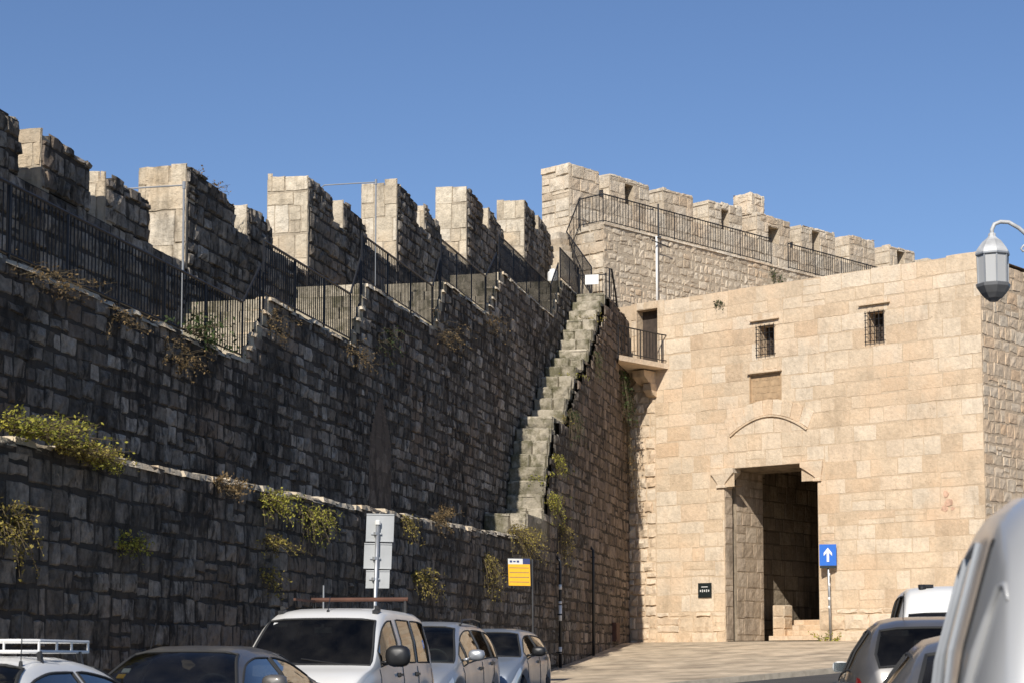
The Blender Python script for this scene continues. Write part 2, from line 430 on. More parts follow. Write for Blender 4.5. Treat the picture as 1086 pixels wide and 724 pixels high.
# ------------------------------------------------------------------ long rampart wall (upper part)
S0, S1 = 4.0, 61.2
TER = [(S0, 28.07, 6.35), (29.1, 33.67, 7.55), (34.46, 39.54, 8.85), (40.32, 44.46, 10.05), (46.0, 52.37, 11.4), (53.8, S1, 12.75)]
floor_segs = []
for i, (a, b, z) in enumerate(TER):
    floor_segs.append((a, b, z))
    if i+1 < len(TER):
        a2, z2 = TER[i+1][0], TER[i+1][2]; ns = 5
        for k in range(ns-1):
            floor_segs.append((b+(a2-b)*k/(ns-1), b+(a2-b)*(k+1)/(ns-1), z+(z2-z)*(k+1)/ns))
def floor_z(s):
    for a, b, z in floor_segs:
        if s < b: return z
    return floor_segs[-1][2]
def ledge_z(s): return 4.0+.021*(s-20)
def dark_tone(s, z):
    r_ = rnd.random()
    return (r_**1.5 if rnd.random() > .06 else rnd.uniform(.85, 1.0), rnd.random(), 0.0)

rampart = MB()
FA = mframe(NV*A0, D, UP, NV)
# blind pointed arch in the wall face
arch_rects = []
AS0, AS1, AZ0, AZS, AZT = 34.75, 36.25, 4.3, 5.75, 6.85
for k in range(12):
    z0_, z1_ = AZS+(AZT-AZS)*k/12, AZS+(AZT-AZS)*(k+1)/12
    hw = (AS1-AS0)/2*max(.06, 1-((k+.6)/12.2)**1.6); c_ = (AS0+AS1)/2
    arch_rects.append((c_-hw, c_+hw, z0_, z1_))
arch_rects.insert(0, (AS0, AS1, AZ0, AZS))
masonry(rampart, FA, S0, S1, 3.6, 13.0, course=(.19, .30), length=(.2, .48), relief=(.003, .03), rough=.035, gap=.010, wander=.03,
        top=lambda s: floor_z(s)+.03, bottom=None, holes=arch_rects, ragged=.07, tonefn=dark_tone, bev=.03, corner=.016)
rampart.cur = (.45, .5, 1.0)
for a, b, z in floor_segs:
    n = max(1, int((b-a)/.5))
    for k in range(n):
        p, q = a+(b-a)*k/n, a+(b-a)*(k+1)/n
        rampart.poly([W(p, A0, 1), W(q, A0, 1), W(q, A0, z-.05), W(p, A0, z-.05)])
rampart_face_n = len(rampart.f)
for a, b, z in floor_segs: 
    rampart.poly([W(a, -13.1, 0), W(a, -13.1, z), W(b, -13.1, z), W(b, -13.1, 0)])
rampart.poly([W(S0, A0, 0), W(S0, A0, 6.3), W(S0, -13.1, 6.3), W(S0, -13.1, 0)])
rampart.mi = 1  # pale cap stones: the sunlit top edge put into the colour
for a, b, z in floor_segs:
    s = a
    while s < b-.01:
        w = min(rnd.uniform(.3, .7), b-s)
        if b-s-w < .2: w = b-s
        Ft = mframe(W(s, A0-.25, z-.02+rnd.uniform(-.03, .03)), D, NV, UP)
        stone(rampart, Ft, 0, w, 0, .27+rnd.uniform(.0, .05), .04, .03, .01, (rnd.uniform(.2, .9), .5, 0), 2, .03, .02)
        s += w
rampart.mi = 0
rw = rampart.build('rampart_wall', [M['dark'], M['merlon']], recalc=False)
tag(rw, 'long blackened old city wall of rough stone blocks stepping up towards the gate, with battlements on top', 'city wall')
# infill of blind arch
am = MB()
for q in arch_rects:
    am.cur = (.5, .5, 1.0); am.poly([FA(q[0], q[2], .004), FA(q[1], q[2], .004), FA(q[1], q[3], .004), FA(q[0], q[3], .004)])
    masonry(am, FA, q[0], q[1], q[2], q[3], course=(.3, .42), length=(.35, .6), relief=(-.0, .004), rough=.012, gap=.012, tonefn=lambda s, z: (rnd.uniform(.35, .5), .5, 0))
o = am.build('blind_arch', M['flank'], rw); tag(o, 'walled-up pointed arch of plainer brownish stone')
# walkway paving + lit stair risers between terraces
wm = MB()
for i, (a, b, z) in enumerate(floor_segs):
    wm.cur = (rnd.uniform(.3, .9), .5, 0)
    wm.poly([W(a, -13.1, z), W(a, A0-.03, z), W(b, A0-.03, z), W(b, -13.1, z)])
    if i:
        zp = floor_segs[i-1][2]
        for (n0, n1) in ((-12.28, -11.75), (-11.75, -11.2), (-11.2, A0+.01)):
            wm.cur = (rnd.uniform(.4, 1.0), .5, 0)
            wm.box(W(a+.11, (n0+n1)/2, (zp+z)/2-.004), D*.12, NV*((n1-n0)/2-.006), UP*((z-zp)/2+.0))
wm.build('walkway', M['step'], rw)

# parapet + merlons: street faces in darker stone, their shade put into the colour
NF, NB = -12.3, -13.17
PAIRS = [[(14.2, 16.0), (16.8, 18.4), (19.2, 20.9), (21.5, 23.28), (23.95, 25.49), (26.04, 27.65)], [(29.16, 31.37), (31.98, 33.33)], [(35.36, 36.92), (37.62, 39.24)],
         [(41.64, 43.35), (44.03, 45.55)], [(48.25, 50.06), (50.73, 52.6)], [(55.39, 56.89), (57.45, 59.36)]]
TOPS = [8.92, 9.95, 11.35, 12.73, 14.28, 15.65]
SILL = [8.25, 9.35, 10.75, 12.15, 13.7, 15.05]
starts = [S0]+[p[0][0] for p in PAIRS[1:]]+[60.6]
FP = mframe(NV*NF, D, UP, NV)
pm = MB()
def mer_tone(s, z): return (rnd.random(), rnd.random(), 0)
def par_tone(s, z): return (rnd.uniform(.15, .95), rnd.random(), 0)
for k in range(6):
    a, b = starts[k], starts[k+1]
    if k: a += .08
    masonry(pm, FP, a, b, TER[k][2]-.5 if k == 0 else TER[k-1][2], SILL[k], course=(.2, .34), length=(.2, .5), relief=(.006, .045), rough=.045, wander=.02,
            gap=.016, bottom=lambda s: floor_z(s)-.1, ragged=.05, tonefn=par_tone, bev=.03, corner=.014)
    pm.cur = (.4, .5, 1)
    zb = TER[k][2]-1.4
    c = W((a+b)/2, (NF+NB)/2, (zb+SILL[k])/2-.02)
    pm.box(c, D*(b-a)/2, NV*(NF-NB)/2*.999, UP*((SILL[k]-zb)/2-.02))
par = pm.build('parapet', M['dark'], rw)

def merlon(parent, s0, s1, zb, zt, zf, erode=.12, seed=0):
    """zf: how far down the near end face reaches"""
    mb = MB(); wear = rnd.uniform(0, 1)
    zz = zt
    def top(s): 
        f = (s-s0)/(s1-s0)
        return zt-erode*(max(0, f-.2))**1.2*.8-.07*max(0, 1-(s-s0)/.12)*wear+.11*noise.noise(V((s*2.3, zt*3, seed*7.1)))
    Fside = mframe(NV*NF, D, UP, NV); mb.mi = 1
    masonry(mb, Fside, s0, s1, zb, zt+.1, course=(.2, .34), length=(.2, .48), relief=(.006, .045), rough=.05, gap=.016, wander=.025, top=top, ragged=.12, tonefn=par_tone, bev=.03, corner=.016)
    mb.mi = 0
    Ffront = mframe(D*s0+NV*NB, NV, UP, -D)
    th = NF-NB
    masonry(mb, Ffront, 0, th, zf, zt, course=(.28, .72), length=(.25, .7), relief=(.001, .02), rough=.022, gap=.005, wander=.03, tonefn=mer_tone, bev=.014, ragged=.06, corner=.012)
    Ffar = mframe(D*s1+NV*NF, -NV, UP, D)
    masonry(mb, Ffar, 0, th, zb, top(s1), course=(.35, .5), length=(.36, .62), relief=(.006, .03), rough=.02, gap=.016, tonefn=mer_tone, k=1)
    # core
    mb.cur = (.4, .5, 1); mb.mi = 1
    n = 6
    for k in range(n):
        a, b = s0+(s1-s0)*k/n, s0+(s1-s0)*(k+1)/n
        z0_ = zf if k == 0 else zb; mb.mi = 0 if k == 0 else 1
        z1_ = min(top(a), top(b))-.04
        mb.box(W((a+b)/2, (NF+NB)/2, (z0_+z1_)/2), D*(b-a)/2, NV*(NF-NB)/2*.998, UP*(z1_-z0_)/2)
    # cap stones
    mb.mi = 0; s = s0
    while s < s1-.05:
        w = min(rnd.uniform(.3, .55), s1-s)
        if s1-s-w < .15: w = s1-s
        mb.cur = (rnd.random(), .5, 0)
        for (na, nb_) in ((NB, NB+th*.5), (NB+th*.5, NF)):
            zc = min(top(s+.02), top(s+w-.02))+rnd.uniform(-.03, .02)
            Ft = mframe(W(s, na, zc-.05), D, NV, UP)
            stone(mb, Ft, 0, w, 0, nb_-na, .04, .03, .012, (rnd.random(), .5, 0), 2, .03, .015)
        s += w
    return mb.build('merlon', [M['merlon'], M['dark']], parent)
mi = 0
for k, pr in enumerate(PAIRS):
    for j_, (a, b) in enumerate(pr):
        first = (j_ == 0 and k > 0)
        zt = TOPS[k]+rnd.uniform(-.05, .05)+(.10 if k == 0 else .03)+(.12 if k == 0 and j_ == 3 else 0)
        merlon(rw, a, b, SILL[k]-.02, zt, (SILL[k-1]-.1 if first else SILL[k]-.05), erode=(.10 if k == 0 else .16 if first else .30), seed=mi); mi += 1

# ------------------------------------------------------------------ lower retaining wall
STP = [(46.25, 5.2), (46.7, 6.3), (47.6, 7.6), (49.3, 8.05), (50.0, 8.75), (51.1, 9.5), (52.7, 10.2), (54.0, 11.3), (55.2, 12.2), (56.4, 12.72)]
NST = 21
steps = []
def stp_s(z):
    for (a, za), (b, zb) in zip(STP, STP[1:]):
        if z <= zb: return a+(b-a)*(z-za)/(zb-za)
    return STP[-1][0]
zz = [5.05+(12.7-5.05)*k/NST for k in range(NST+1)]
for k in range(NST):
    zt = zz[k+1]; sA = stp_s(max(5.3, zz[k]+.1)) if k else 46.25
    sB = stp_s(max(5.3, zt+.1)) if k < NST-1 else 57.0
    steps.append((sA, max(sB, sA+.12), zt))
def b_top(s):
    if s < 44.0: return ledge_z(s)
    if s < 46.25: return 5.0
    for a, b, z in steps:
        if s < b: return z-.13
    return 12.5
FB = mframe(NV*B0, D, UP, NV)
SB1 = 59.3
lm = MB()
def b_tone(s, z):
    lm.mi = 1 if rnd.random() < (s-48.5)/4.5 else 0  # browner stones near the gate, its bounced light put into the tone too
    return ((rnd.random()**1.3)*.75+(.12 if lm.mi else 0), rnd.random(), 0.0)
masonry(lm, FB, S0, SB1, -.2, 12.6, course=(.24, .36), length=(.24, .56), relief=(.003, .026), rough=.03, gap=.009, wander=.03, top=lambda s: b_top(s)+.02,
        bottom=lambda s: gzs(s, B0)-.25, ragged=.06, tonefn=b_tone, bev=.03, corner=.014)
lm.cur = (.45, .5, 1.0)
n = int((SB1-S0)/.25)
lm.mi = 0
for k in range(n):
    a, b = S0+(SB1-S0)*k/n, S0+(SB1-S0)*(k+1)/n
    z1_ = min(b_top(a+.001), b_top(b-.001))-.04
    lm.poly([W(a, B0, -.5), W(b, B0, -.5), W(b, B0, z1_), W(a, B0, z1_)])
    lm.poly([W(a, B0, z1_), W(b, B0, z1_), W(b, A0+.001, z1_), W(a, A0+.001, z1_)])
# ledge coping: thin, uneven slabs, the sunlit rim put into a paler stone
lm.mi = 2
s = S0
while s < 44:
    w = rnd.uniform(.35, .8)
    Ft = mframe(W(s, B0-.32, ledge_z(s)-.03+rnd.uniform(-.02, .03)), D, NV, UP)
    stone(lm, Ft, 0, w, 0, .33+rnd.uniform(.0, .05), .05, .03, .01, (rnd.uniform(.2, .8), .5, 0), 2, .03, .02)
    s += w
lm.mi = 0
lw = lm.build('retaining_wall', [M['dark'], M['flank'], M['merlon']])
tag(lw, 'lower stage of the dark stone wall along the pavement, with a plant-grown ledge on top', 'retaining wall')

# ------------------------------------------------------------------ stone staircase against the wall
st = empty('stone_staircase', W(46.3, -10.25, 5.0), 'steep mossy flight of stone steps climbing against the dark wall to the battlement walk', 'staircase')
def step_mesh(a, b, z, n0, n1, h, parent, nm='step'):
    mb = MB()
    Ff = mframe(D*a+NV*n0, NV, UP, -D)
    wid = n1-n0
    cuts = [0, wid*rnd.uniform(.35, .65), wid] if rnd.random() > .25 else [0, wid]
    for c0, c1 in zip(cuts, cuts[1:]):
        stone(mb, Ff, c0, c1, z-h, z, rnd.uniform(.0, .04), .04, .008, (rnd.random(), .5, 0), 2, .03, .02)
        Ft = mframe(W(a-.02, n0+c0, z-.03), D, NV, UP)
        stone(mb, Ft, 0, b-a+.1, 0, c1-c0, .03, .03, .008, (rnd.random(), .5, 0), 2, .03, .02)
    Fs = mframe(W(a, n1, 0), D, UP, NV)
    stone(mb, Fs, 0, b-a+.02, z-h, z, .02, .03, .008, (rnd.random()*.6, .5, 0), 2, .03, .02)
    mb.cur = (.4, .5, 1)
    mb.box(W((a+b)/2+.15, (n0+n1)/2, z-h/2-.02), D*((b-a)/2+.15), NV*(wid/2-.002), UP*(h/2-.002))
    return mb.build(nm, M['step'], parent)
step_mesh(43.95, 46.3, 5.12, A0+.05, B0+.02, .6, st, 'bottom_landing')
for i, (a, b, z) in enumerate(steps):
    step_mesh(a, b, z, A0+.03, B0-.07-rnd.uniform(.0, .05)-(.05 if i > 6 else 0), zz[1]-zz[0]+.02, st)

# ------------------------------------------------------------------ gate tower
GW = 12.2; GZ0, GZ1 = 1.4, 13.0
FG = mframe(OG, GU, UP, GN)
OP = (3.54, 6.85, 1.4, 6.9); OPT = (3.91, 6.30, 6.9, 7.45)
W1 = (4.83, 5.40, 10.80, 11.72); W2 = (8.60, 9.14, 10.78, 11.69)
DR = (.22, 1.04, 10.95, 12.75)
PAN = (4.5, 5.64, 9.39, 10.25)
HOLES = [OP, OPT, W1, W2, DR, PAN, (3.02, 3.915, 6.88, 7.49), (6.295, 7.10, 6.88, 7.49)]
gm = MB()
def gate_tone(s, z): 
    r_ = rnd.betavariate(2.4, 2.4)
    return (r_, rnd.random(), 0)
def gate_top(s): return 12.97+.02*math.sin(s*1.7)+(.07 if s > 11.0 else 0)
masonry(gm, FG, .95, GW, GZ0, 3.1, course=(.38, .55), length=(.5, 1.1), relief=(.01, .05), rough=.05, gap=.014, holes=HOLES, tonefn=gate_tone, bev=.03, corner=.02)
masonry(gm, FG, .95, GW, 3.1, 13.0, course=(.36, .6), length=(.45, 1.2), relief=(.001, .010), rough=.009, gap=.006, wander=.024, holes=HOLES, tonefn=gate_tone, bev=.014, k=2, corner=.013, ragged=.05, top=gate_top)
masonry(gm, FG, -.6, .95, GZ0, 10.9, course=(.3, .45), length=(.3, .55), relief=(.0, .06), rough=.06, gap=.02, holes=HOLES, tonefn=gate_tone, bev=.03, corner=.02)
masonry(gm, FG, 0, .95, 10.9, 13.0, course=(.42, .6), length=(.5, .9), relief=(.004, .02), rough=.014, gap=.012, holes=HOLES, tonefn=gate_tone, bev=.014, corner=.008)
backing(gm, FG, -.6, GW, GZ0, 12.95, HOLES[:6])
TD = 9.0
FR = mframe(OG+GU*GW, GI, UP, GU)
gm.mi = 0
masonry(gm, FR, .02, 2*TD, 1.0, 12.85, ragged=.1, course=(.26, .42), length=(.28, .65), relief=(.003, .016), rough=.02, gap=.010, wander=.03, tonefn=lambda s, z: (rnd.uniform(.35, 1), .5, 0), bev=.03, corner=.02)
backing(gm, FR, 0, 2*TD, 1.0, 12.8)
gm.mi = 0
gm.cur = (.5, .5, .3)
gm.poly([OG+GU*-.6+UP*12.93, OG+GU*GW+UP*12.93, OG+GU*GW+GI*18+UP*12.93, OG+GU*-.6+GI*18+UP*12.93])
gm.poly([OG+GU*-.6+GI*18, OG+GU*GW+GI*18, OG+GU*GW+GI*18+UP*12.9, OG+GU*-.6+GI*18+UP*12.9])
gt = gm.build('gate_tower', [M['gate'], M['upper']])
tag(gt, 'sunlit square gate tower of smooth honey-coloured ashlar with a tall doorway', 'gate tower')

# capitals (corbel blocks) at the doorway's upper corners
def capital(u0, u1, ud0, ud1):
    mb = MB()
    # tapering bracket: wide at top, narrow at the foot, standing proud of the wall
    P = lambda u, z, o: FG(u, z, o)
    prof = [(7.47, 0, .09), (7.32, .0, .09), (7.27, .04, .08), (7.05, .17, .055), (6.97, .2, .045), (6.95, .17, .075), (6.88, .17, .075)]
    rings = []
    mb.cur = (.65, .5, 0)
    for z, ins, o in prof:
        f = ins/.2
        a = u0+(ud0-u0)*f; b = u1+(ud1-u1)*f
        rings.append([mb.vert(P(a, z, -.35)), mb.vert(P(a, z, o)), mb.vert(P(b, z, o)), mb.vert(P(b, z, -.35))])
    for r0, r1 in zip(rings, rings[1:]):
        for k in range(4): mb.face((r0[k], r0[(k+1) % 4], r1[(k+1) % 4], r1[k]))
    mb.face(rings[0]); mb.face(rings[-1][::-1])
    return mb.build('capital', M['gate'], gt, recalc=True)
capital(3.08, 3.915, 3.32, 3.56); capital(6.295, 7.06, 6.80, 6.98)

# passage behind the doorway
pgm = MB()
jbm = MB()
def pw(u, z, dpt): return FG(u, z, -dpt)
def pface(Fx, s0, s1, t0, t1, pgm=pgm, **kw):
    masonry(pgm, Fx, s0, s1, t0, t1, course=(.4, .55), length=(.5, .9), relief=(.002, .012), rough=.014, gap=.009, wander=.02, tonefn=mer_tone, **kw)
    backing(pgm, Fx, s0, s1, t0, t1)
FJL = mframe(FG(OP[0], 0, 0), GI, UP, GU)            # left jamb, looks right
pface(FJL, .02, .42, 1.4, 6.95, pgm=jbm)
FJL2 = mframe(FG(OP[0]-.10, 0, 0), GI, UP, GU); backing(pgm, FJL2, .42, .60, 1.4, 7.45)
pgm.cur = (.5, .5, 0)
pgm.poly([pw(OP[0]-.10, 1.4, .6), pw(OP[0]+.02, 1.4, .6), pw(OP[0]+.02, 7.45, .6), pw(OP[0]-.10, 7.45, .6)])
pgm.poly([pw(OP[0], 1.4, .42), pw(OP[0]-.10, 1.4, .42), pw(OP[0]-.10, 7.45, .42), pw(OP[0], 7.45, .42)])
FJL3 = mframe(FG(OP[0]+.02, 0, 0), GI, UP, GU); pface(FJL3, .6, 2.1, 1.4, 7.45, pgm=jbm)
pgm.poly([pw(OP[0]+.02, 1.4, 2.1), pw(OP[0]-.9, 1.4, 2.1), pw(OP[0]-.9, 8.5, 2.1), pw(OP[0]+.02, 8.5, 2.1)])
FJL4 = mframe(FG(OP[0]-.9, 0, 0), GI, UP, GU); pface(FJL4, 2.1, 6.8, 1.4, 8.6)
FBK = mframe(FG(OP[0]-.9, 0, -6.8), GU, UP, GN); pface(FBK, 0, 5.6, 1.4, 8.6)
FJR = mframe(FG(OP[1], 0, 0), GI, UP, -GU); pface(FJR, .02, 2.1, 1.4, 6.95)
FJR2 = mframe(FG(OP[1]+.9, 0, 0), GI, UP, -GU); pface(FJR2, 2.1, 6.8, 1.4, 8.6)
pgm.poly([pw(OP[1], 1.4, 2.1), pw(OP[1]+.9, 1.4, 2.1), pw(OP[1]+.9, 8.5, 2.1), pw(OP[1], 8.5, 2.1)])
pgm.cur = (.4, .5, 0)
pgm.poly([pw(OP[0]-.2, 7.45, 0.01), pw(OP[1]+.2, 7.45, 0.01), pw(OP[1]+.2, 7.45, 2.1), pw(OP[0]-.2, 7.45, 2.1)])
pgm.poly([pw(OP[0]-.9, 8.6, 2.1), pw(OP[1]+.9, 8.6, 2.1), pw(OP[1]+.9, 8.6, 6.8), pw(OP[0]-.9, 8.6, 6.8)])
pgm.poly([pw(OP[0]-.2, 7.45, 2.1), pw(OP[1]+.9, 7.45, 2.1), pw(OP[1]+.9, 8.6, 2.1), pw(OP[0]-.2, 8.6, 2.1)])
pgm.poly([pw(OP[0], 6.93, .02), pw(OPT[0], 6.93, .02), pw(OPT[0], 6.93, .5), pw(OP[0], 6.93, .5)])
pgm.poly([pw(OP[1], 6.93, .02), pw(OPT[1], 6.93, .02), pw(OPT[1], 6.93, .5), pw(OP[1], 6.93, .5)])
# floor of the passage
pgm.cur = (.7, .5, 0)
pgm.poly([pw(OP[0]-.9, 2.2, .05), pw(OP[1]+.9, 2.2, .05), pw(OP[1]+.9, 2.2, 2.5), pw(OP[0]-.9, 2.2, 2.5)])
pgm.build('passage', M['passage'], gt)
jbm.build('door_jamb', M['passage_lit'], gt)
for k in range(4):
    mb = MB(); z = 2.2+.17*(k+1); d0 = 2.3+.34*k
    u = OP[0]+.05
    while u < OP[1]+.8:
        w = min(rnd.uniform(.5, .9), OP[1]+.85-u)
        Fq = mframe(FG(0, 0, -d0), GU, UP, GN)
        stone(mb, Fq, u, u+w, z-.17, z, .01, .01, .006, (rnd.random(), .5, 0), 1, .015, .006)
        u += w
    mb.cur = (.6, .5, 0)
    dend = d0+.36 if k < 3 else 6.79
    c = FG((OP[0]+OP[1])/2+.4, z-.09, -(d0+dend)/2)
    mb.box(c, GU*2.0, GI*(dend-d0)/2, UP*.09)
    mb.build('passage_step', M['gate'], gt)
mb = MB(); mb.cur = (.6, .5, 0)
for k in range(3):
    Fq = mframe(FG(3.75, 0, -2.45), GU, UP, GN)
    stone(mb, Fq, -.1, .3, 2.2+.38*k, 2.2+.38*(k+1), .02, .02, .01, (rnd.random(), .5, 0), 2, .03, .01)
    Fq = mframe(FG(4.05, 0, -2.45), GI, UP, GU)
    stone(mb, Fq, 0, .5, 2.2+.38*k, 2.2+.38*(k+1), .02, .02, .01, (rnd.random(), .5, 0), 2, .03, .01)
mb.box(FG(3.85, 2.76, -2.7), GU*.195, GI*.245, UP*.56)
mb.build('low_pier', M['gate'], gt)

# windows with iron grilles, hood mouldings
def grille_window(q, hood):
    u0, u1, z0, z1 = q
    fr = MB()
    fr.cur = (.35, .5, 0)
    fr.poly([FG(u0, z0, 0), FG(u0, z1, 0), FG(u0, z1, -.5), FG(u0, z0, -.5)]); fr.poly([FG(u1, z0, 0), FG(u1, z0, -.5), FG(u1, z1, -.5), FG(u1, z1, 0)])
    fr.poly([FG(u0, z0, 0), FG(u0, z0, -.5), FG(u1, z0, -.5), FG(u1, z0, 0)]); fr.poly([FG(u0, z1, 0), FG(u1, z1, 0), FG(u1, z1, -.5), FG(u0, z1, -.5)])
    w = fr.build('window', M['gate'], gt)
    v = MB(); v.poly([FG(u0, z0, -.48), FG(u1, z0, -.48), FG(u1, z1, -.48), FG(u0, z1, -.48)])
    v.bar(FG(u0+.30*(u1-u0), z0, -.44), FG(u0+.30*(u1-u0), z1, -.44), .06, .04)
    v.build('shutter', M['wood'], w)
    g = MB(); n = 5; o = .07
    for k in range(n):
        u = u0-.03+(u1-u0+.06)*k/(n-1); g.tube([FG(u, z0-.02, o), FG(u, z1+.02, o)], .011, 6)
    for k in range(5):
        z = z0+.04+(z1-z0-.08)*k/4; g.tube([FG(u0-.05, z, o+.012), FG(u1+.05, z, o+.012)], .011, 6)
    for (u, z) in ((u0-.05, z0+.04), (u1+.05, z0+.04), (u0-.05, z1-.04), (u1+.05, z1-.04)): g.tube([FG(u, z, o), FG(u, z, -.02)], .011, 6)
    g.build('grille', M['iron'], w)
    if hood:
        a, b, z = hood; h = MB(); h.cur = (.3, .5, 0)
        h.box(FG((a+b)/2, z, .05), GU*(b-a)/2, UP*.016, GN*.055); h.build('hood_moulding', M['gate'], gt)
grille_window(W1, (4.57, 5.60, 11.88)); grille_window(W2, (8.35, 9.36, 11.90))
ip = MB(); ip.cur = (.25, .5, 0)
FI = mframe(FG(0, 0, -.05), GU, UP, GN)
ip.poly([FI(PAN[0], PAN[2], 0), FI(PAN[1], PAN[2], 0), FI(PAN[1], PAN[3], 0), FI(PAN[0], PAN[3], 0)])
for k in range(4):     # worn rows of carving
    zr = PAN[2]+.12+.2*k; u = PAN[0]+.08
    while u < PAN[1]-.1:
        w = rnd.uniform(.03, .12); ip.box(FI(u+w/2, zr+rnd.uniform(-.02, .02), .004), GU*w/2, UP*rnd.uniform(.012, .05), GN*.006); u += w+rnd.uniform(.02, .05)
for a, b, c, d in ((PAN[0], PAN[0]+.03, PAN[2], PAN[3]), (PAN[1]-.03, PAN[1], PAN[2], PAN[3]), (PAN[0]+.03, PAN[1]-.03, PAN[2], PAN[2]+.03)):
    ip.box(FI((a+b)/2, (c+d)/2, .03), GU*((b-a)/2), UP*((d-c)/2), GN*.03)
M['panel'] = simple('carved_panel_stone', (.42, .29, .17), .9, bump=.5, bscale=25, vary=.2)
ip.build('inscription_panel', M['panel'], gt)
hm = MB(); hm.cur = (.3, .5, 0); hm.box(FG(5.07, 10.30, .05), GU*.60, UP*.02, GN*.06); hm.build('hood_moulding', M['gate'], gt)
# flat relieving arch: voussoirs and the thin raised ridge under them
ra = MB()
A = []
for k in range(15):
    f = k/14; u = 3.79+(6.52-3.79)*f; z = 8.44+.52*math.sin(math.pi*f)**.9; A.append((u, z))
for (p, q) in zip(A, A[1:]):
    ra.cur = (.35, .5, 0)
    ra.bar(FG(p[0], p[1], .03), FG(q[0], q[1], .03), .05, .06, up=GN)
nvs = 9
for k in range(nvs):
    f0, f1 = k/nvs+.004, (k+1)/nvs-.004
    ra.cur = (rnd.uniform(.4, .95), .5, 0)
    def arcp(f, lift):
        u = 3.75+(6.56-3.75)*f; z = 8.47+.52*math.sin(math.pi*f)**.9
        return FG(u+(f-.5)*lift*.9, z+lift, .026)
    ps = [arcp(f0, .01), arcp((f0+f1)/2, .01), arcp(f1, .01), arcp(f1, .46), arcp((f0+f1)/2, .47), arcp(f0, .46)]
    ra.poly(ps)
    bk = [p-GN*.03 for p in ps]
    for i in range(6): ra.poly([ps[i], bk[i], bk[(i+1) % 6], ps[(i+1) % 6]])
ra.build('relieving_arch', M['gate'], gt)
# broken patch showing pinkish fresh stone
bp_ = MB(); bp_.cur = (.5, .5, 0)
for (u_, z_, w_, h_) in ((11.02, 6.25, .2, .22), (11.10, 6.02, .3, .26), (10.98, 5.85, .24, .2), (11.22, 5.84, .12, .12)):
    ps = []
    for k in range(9):
        a_ = 2*math.pi*k/9; r_ = rnd.uniform(.7, 1.1); ps.append(FG(u_+w_*.5*r_*math.cos(a_), z_+h_*.5*r_*math.sin(a_), .022+.004*rnd.random()))
    bp_.poly(ps); bk = [p-GN*.03 for p in ps]
    for k in range(9): bp_.poly([ps[k], bk[k], bk[(k+1) % 9], ps[(k+1) % 9]])
M['pink'] = simple('fresh_broken_stone', (.56, .36, .25), .95, bump=.5, bscale=30, vary=.3)
bp_.build('broken_patch', M['pink'], gt)
# upper doorway to the balcony
dm = MB()
u0, u1, z0, z1 = DR
dm.cur = (.3, .5, 0)
for p in ([FG(u0, z0, 0), FG(u0, z1, 0), FG(u0, z1, -.35), FG(u0, z0, -.35)], [FG(u1, z0, 0), FG(u1, z0, -.35), FG(u1, z1, -.35), FG(u1, z1, 0)], [FG(u0, z1, 0), FG(u1, z1, 0), FG(u1, z1, -.35), FG(u0, z1, -.35)]): dm.poly(p)
dm.mi = 1; dm.poly([FG(u0, z0, -.33), FG(u1, z0, -.33), FG(u1, z1, -.33), FG(u0, z1, -.33)])
dm.build('upper_doorway', [M['gate'], M['wood']], gt)

# ------------------------------------------------------------------ crenellated wall behind the gate tower
FC2 = mframe(KC, CV, UP, CN)
cm = MB()
CL = 27.0
def up_tone(s, z): return (rnd.random(), rnd.random(), 0)
TH = 1.25; OFF = 1.5
FE = mframe(KC-CN*TH, CN, UP, -CV)               # near end face of the parapet, lit
CSILL = 17.25
masonry(cm, FC2, 0, CL, 11.5, CSILL, course=(.28, .48), length=(.3, .75), relief=(.0, .022), rough=.024, gap=.009, wander=.025, tonefn=up_tone, bev=.03, corner=.018)
masonry(cm, FE, 0, TH, 11.5, CSILL, course=(.42, .6), length=(.5, .8), relief=(.003, .03), rough=.03, gap=.014, tonefn=up_tone, bev=.02)
cm.cur = (.5, .5, 1)
cm.box(KC+CV*CL/2-CN*TH/2+UP*(CSILL/2), CV*(CL/2-.002), CN*(TH/2-.002), UP*(CSILL/2-.01))
cw = cm.build('crenellated_wall', M['upper'])
tag(cw, 'pale weathered battlemented wall running off behind and above the gate tower', 'city wall')
# walkway block in front of it
wk = MB(); WZ = 15.85
FC1 = mframe(KC+CN*OFF, CV, UP, CN); FE1 = mframe(KC, CN, UP, -CV)
masonry(wk, FC1, 0, CL, 11.5, WZ, course=(.19, .36), length=(.18, .5), relief=(.002, .024), rough=.026, gap=.02, wander=.03, tonefn=lambda s, z: (rnd.random()*.9, .5, 0), bev=.05, corner=.025, ragged=.03)
masonry(wk, FE1, 0, OFF+.02, 10.9, WZ, course=(.36, .5), length=(.4, .75), relief=(.01, .05), rough=.05, gap=.02, tonefn=up_tone, bev=.03, corner=.015)
wk.cur = (.5, .5, 1); wk.box(KC+CV*CL/2+CN*(OFF/2)+UP*(WZ/2), CV*(CL/2-.002), CN*(OFF/2-.002), UP*(WZ/2-.02))
s = 0
while s < CL:
    w = rnd.uniform(.5, .9)
    stone(wk, mframe(KC+CV*s+CN*(OFF-.5)+UP*(WZ-.03), CV, CN, UP), 0, w, 0, .56, .05, .02, .012, (rnd.random(), .5, 0), 2, .03, .015); s += w
wk.build('walkway', M['upper'], cw)
SL = [None, (2.85, 3.3, 16.95, 17.95), None, (8.25, 8.68, 16.9, 18.0), (11.1, 11.78, 15.85, 17.85), (13.95, 14.45, 17.3, 18.15), None, (19.95, 20.5, 17.5, 18.35)]
SPAN = [(-.0, 1.5), (2.05, 4.15), (4.9, 6.6), (7.5, 9.5), (10.4, 12.5), (13.2, 15.5), (16.5, 18.3), (19.4, 21.3), (22.3, 24.3)]
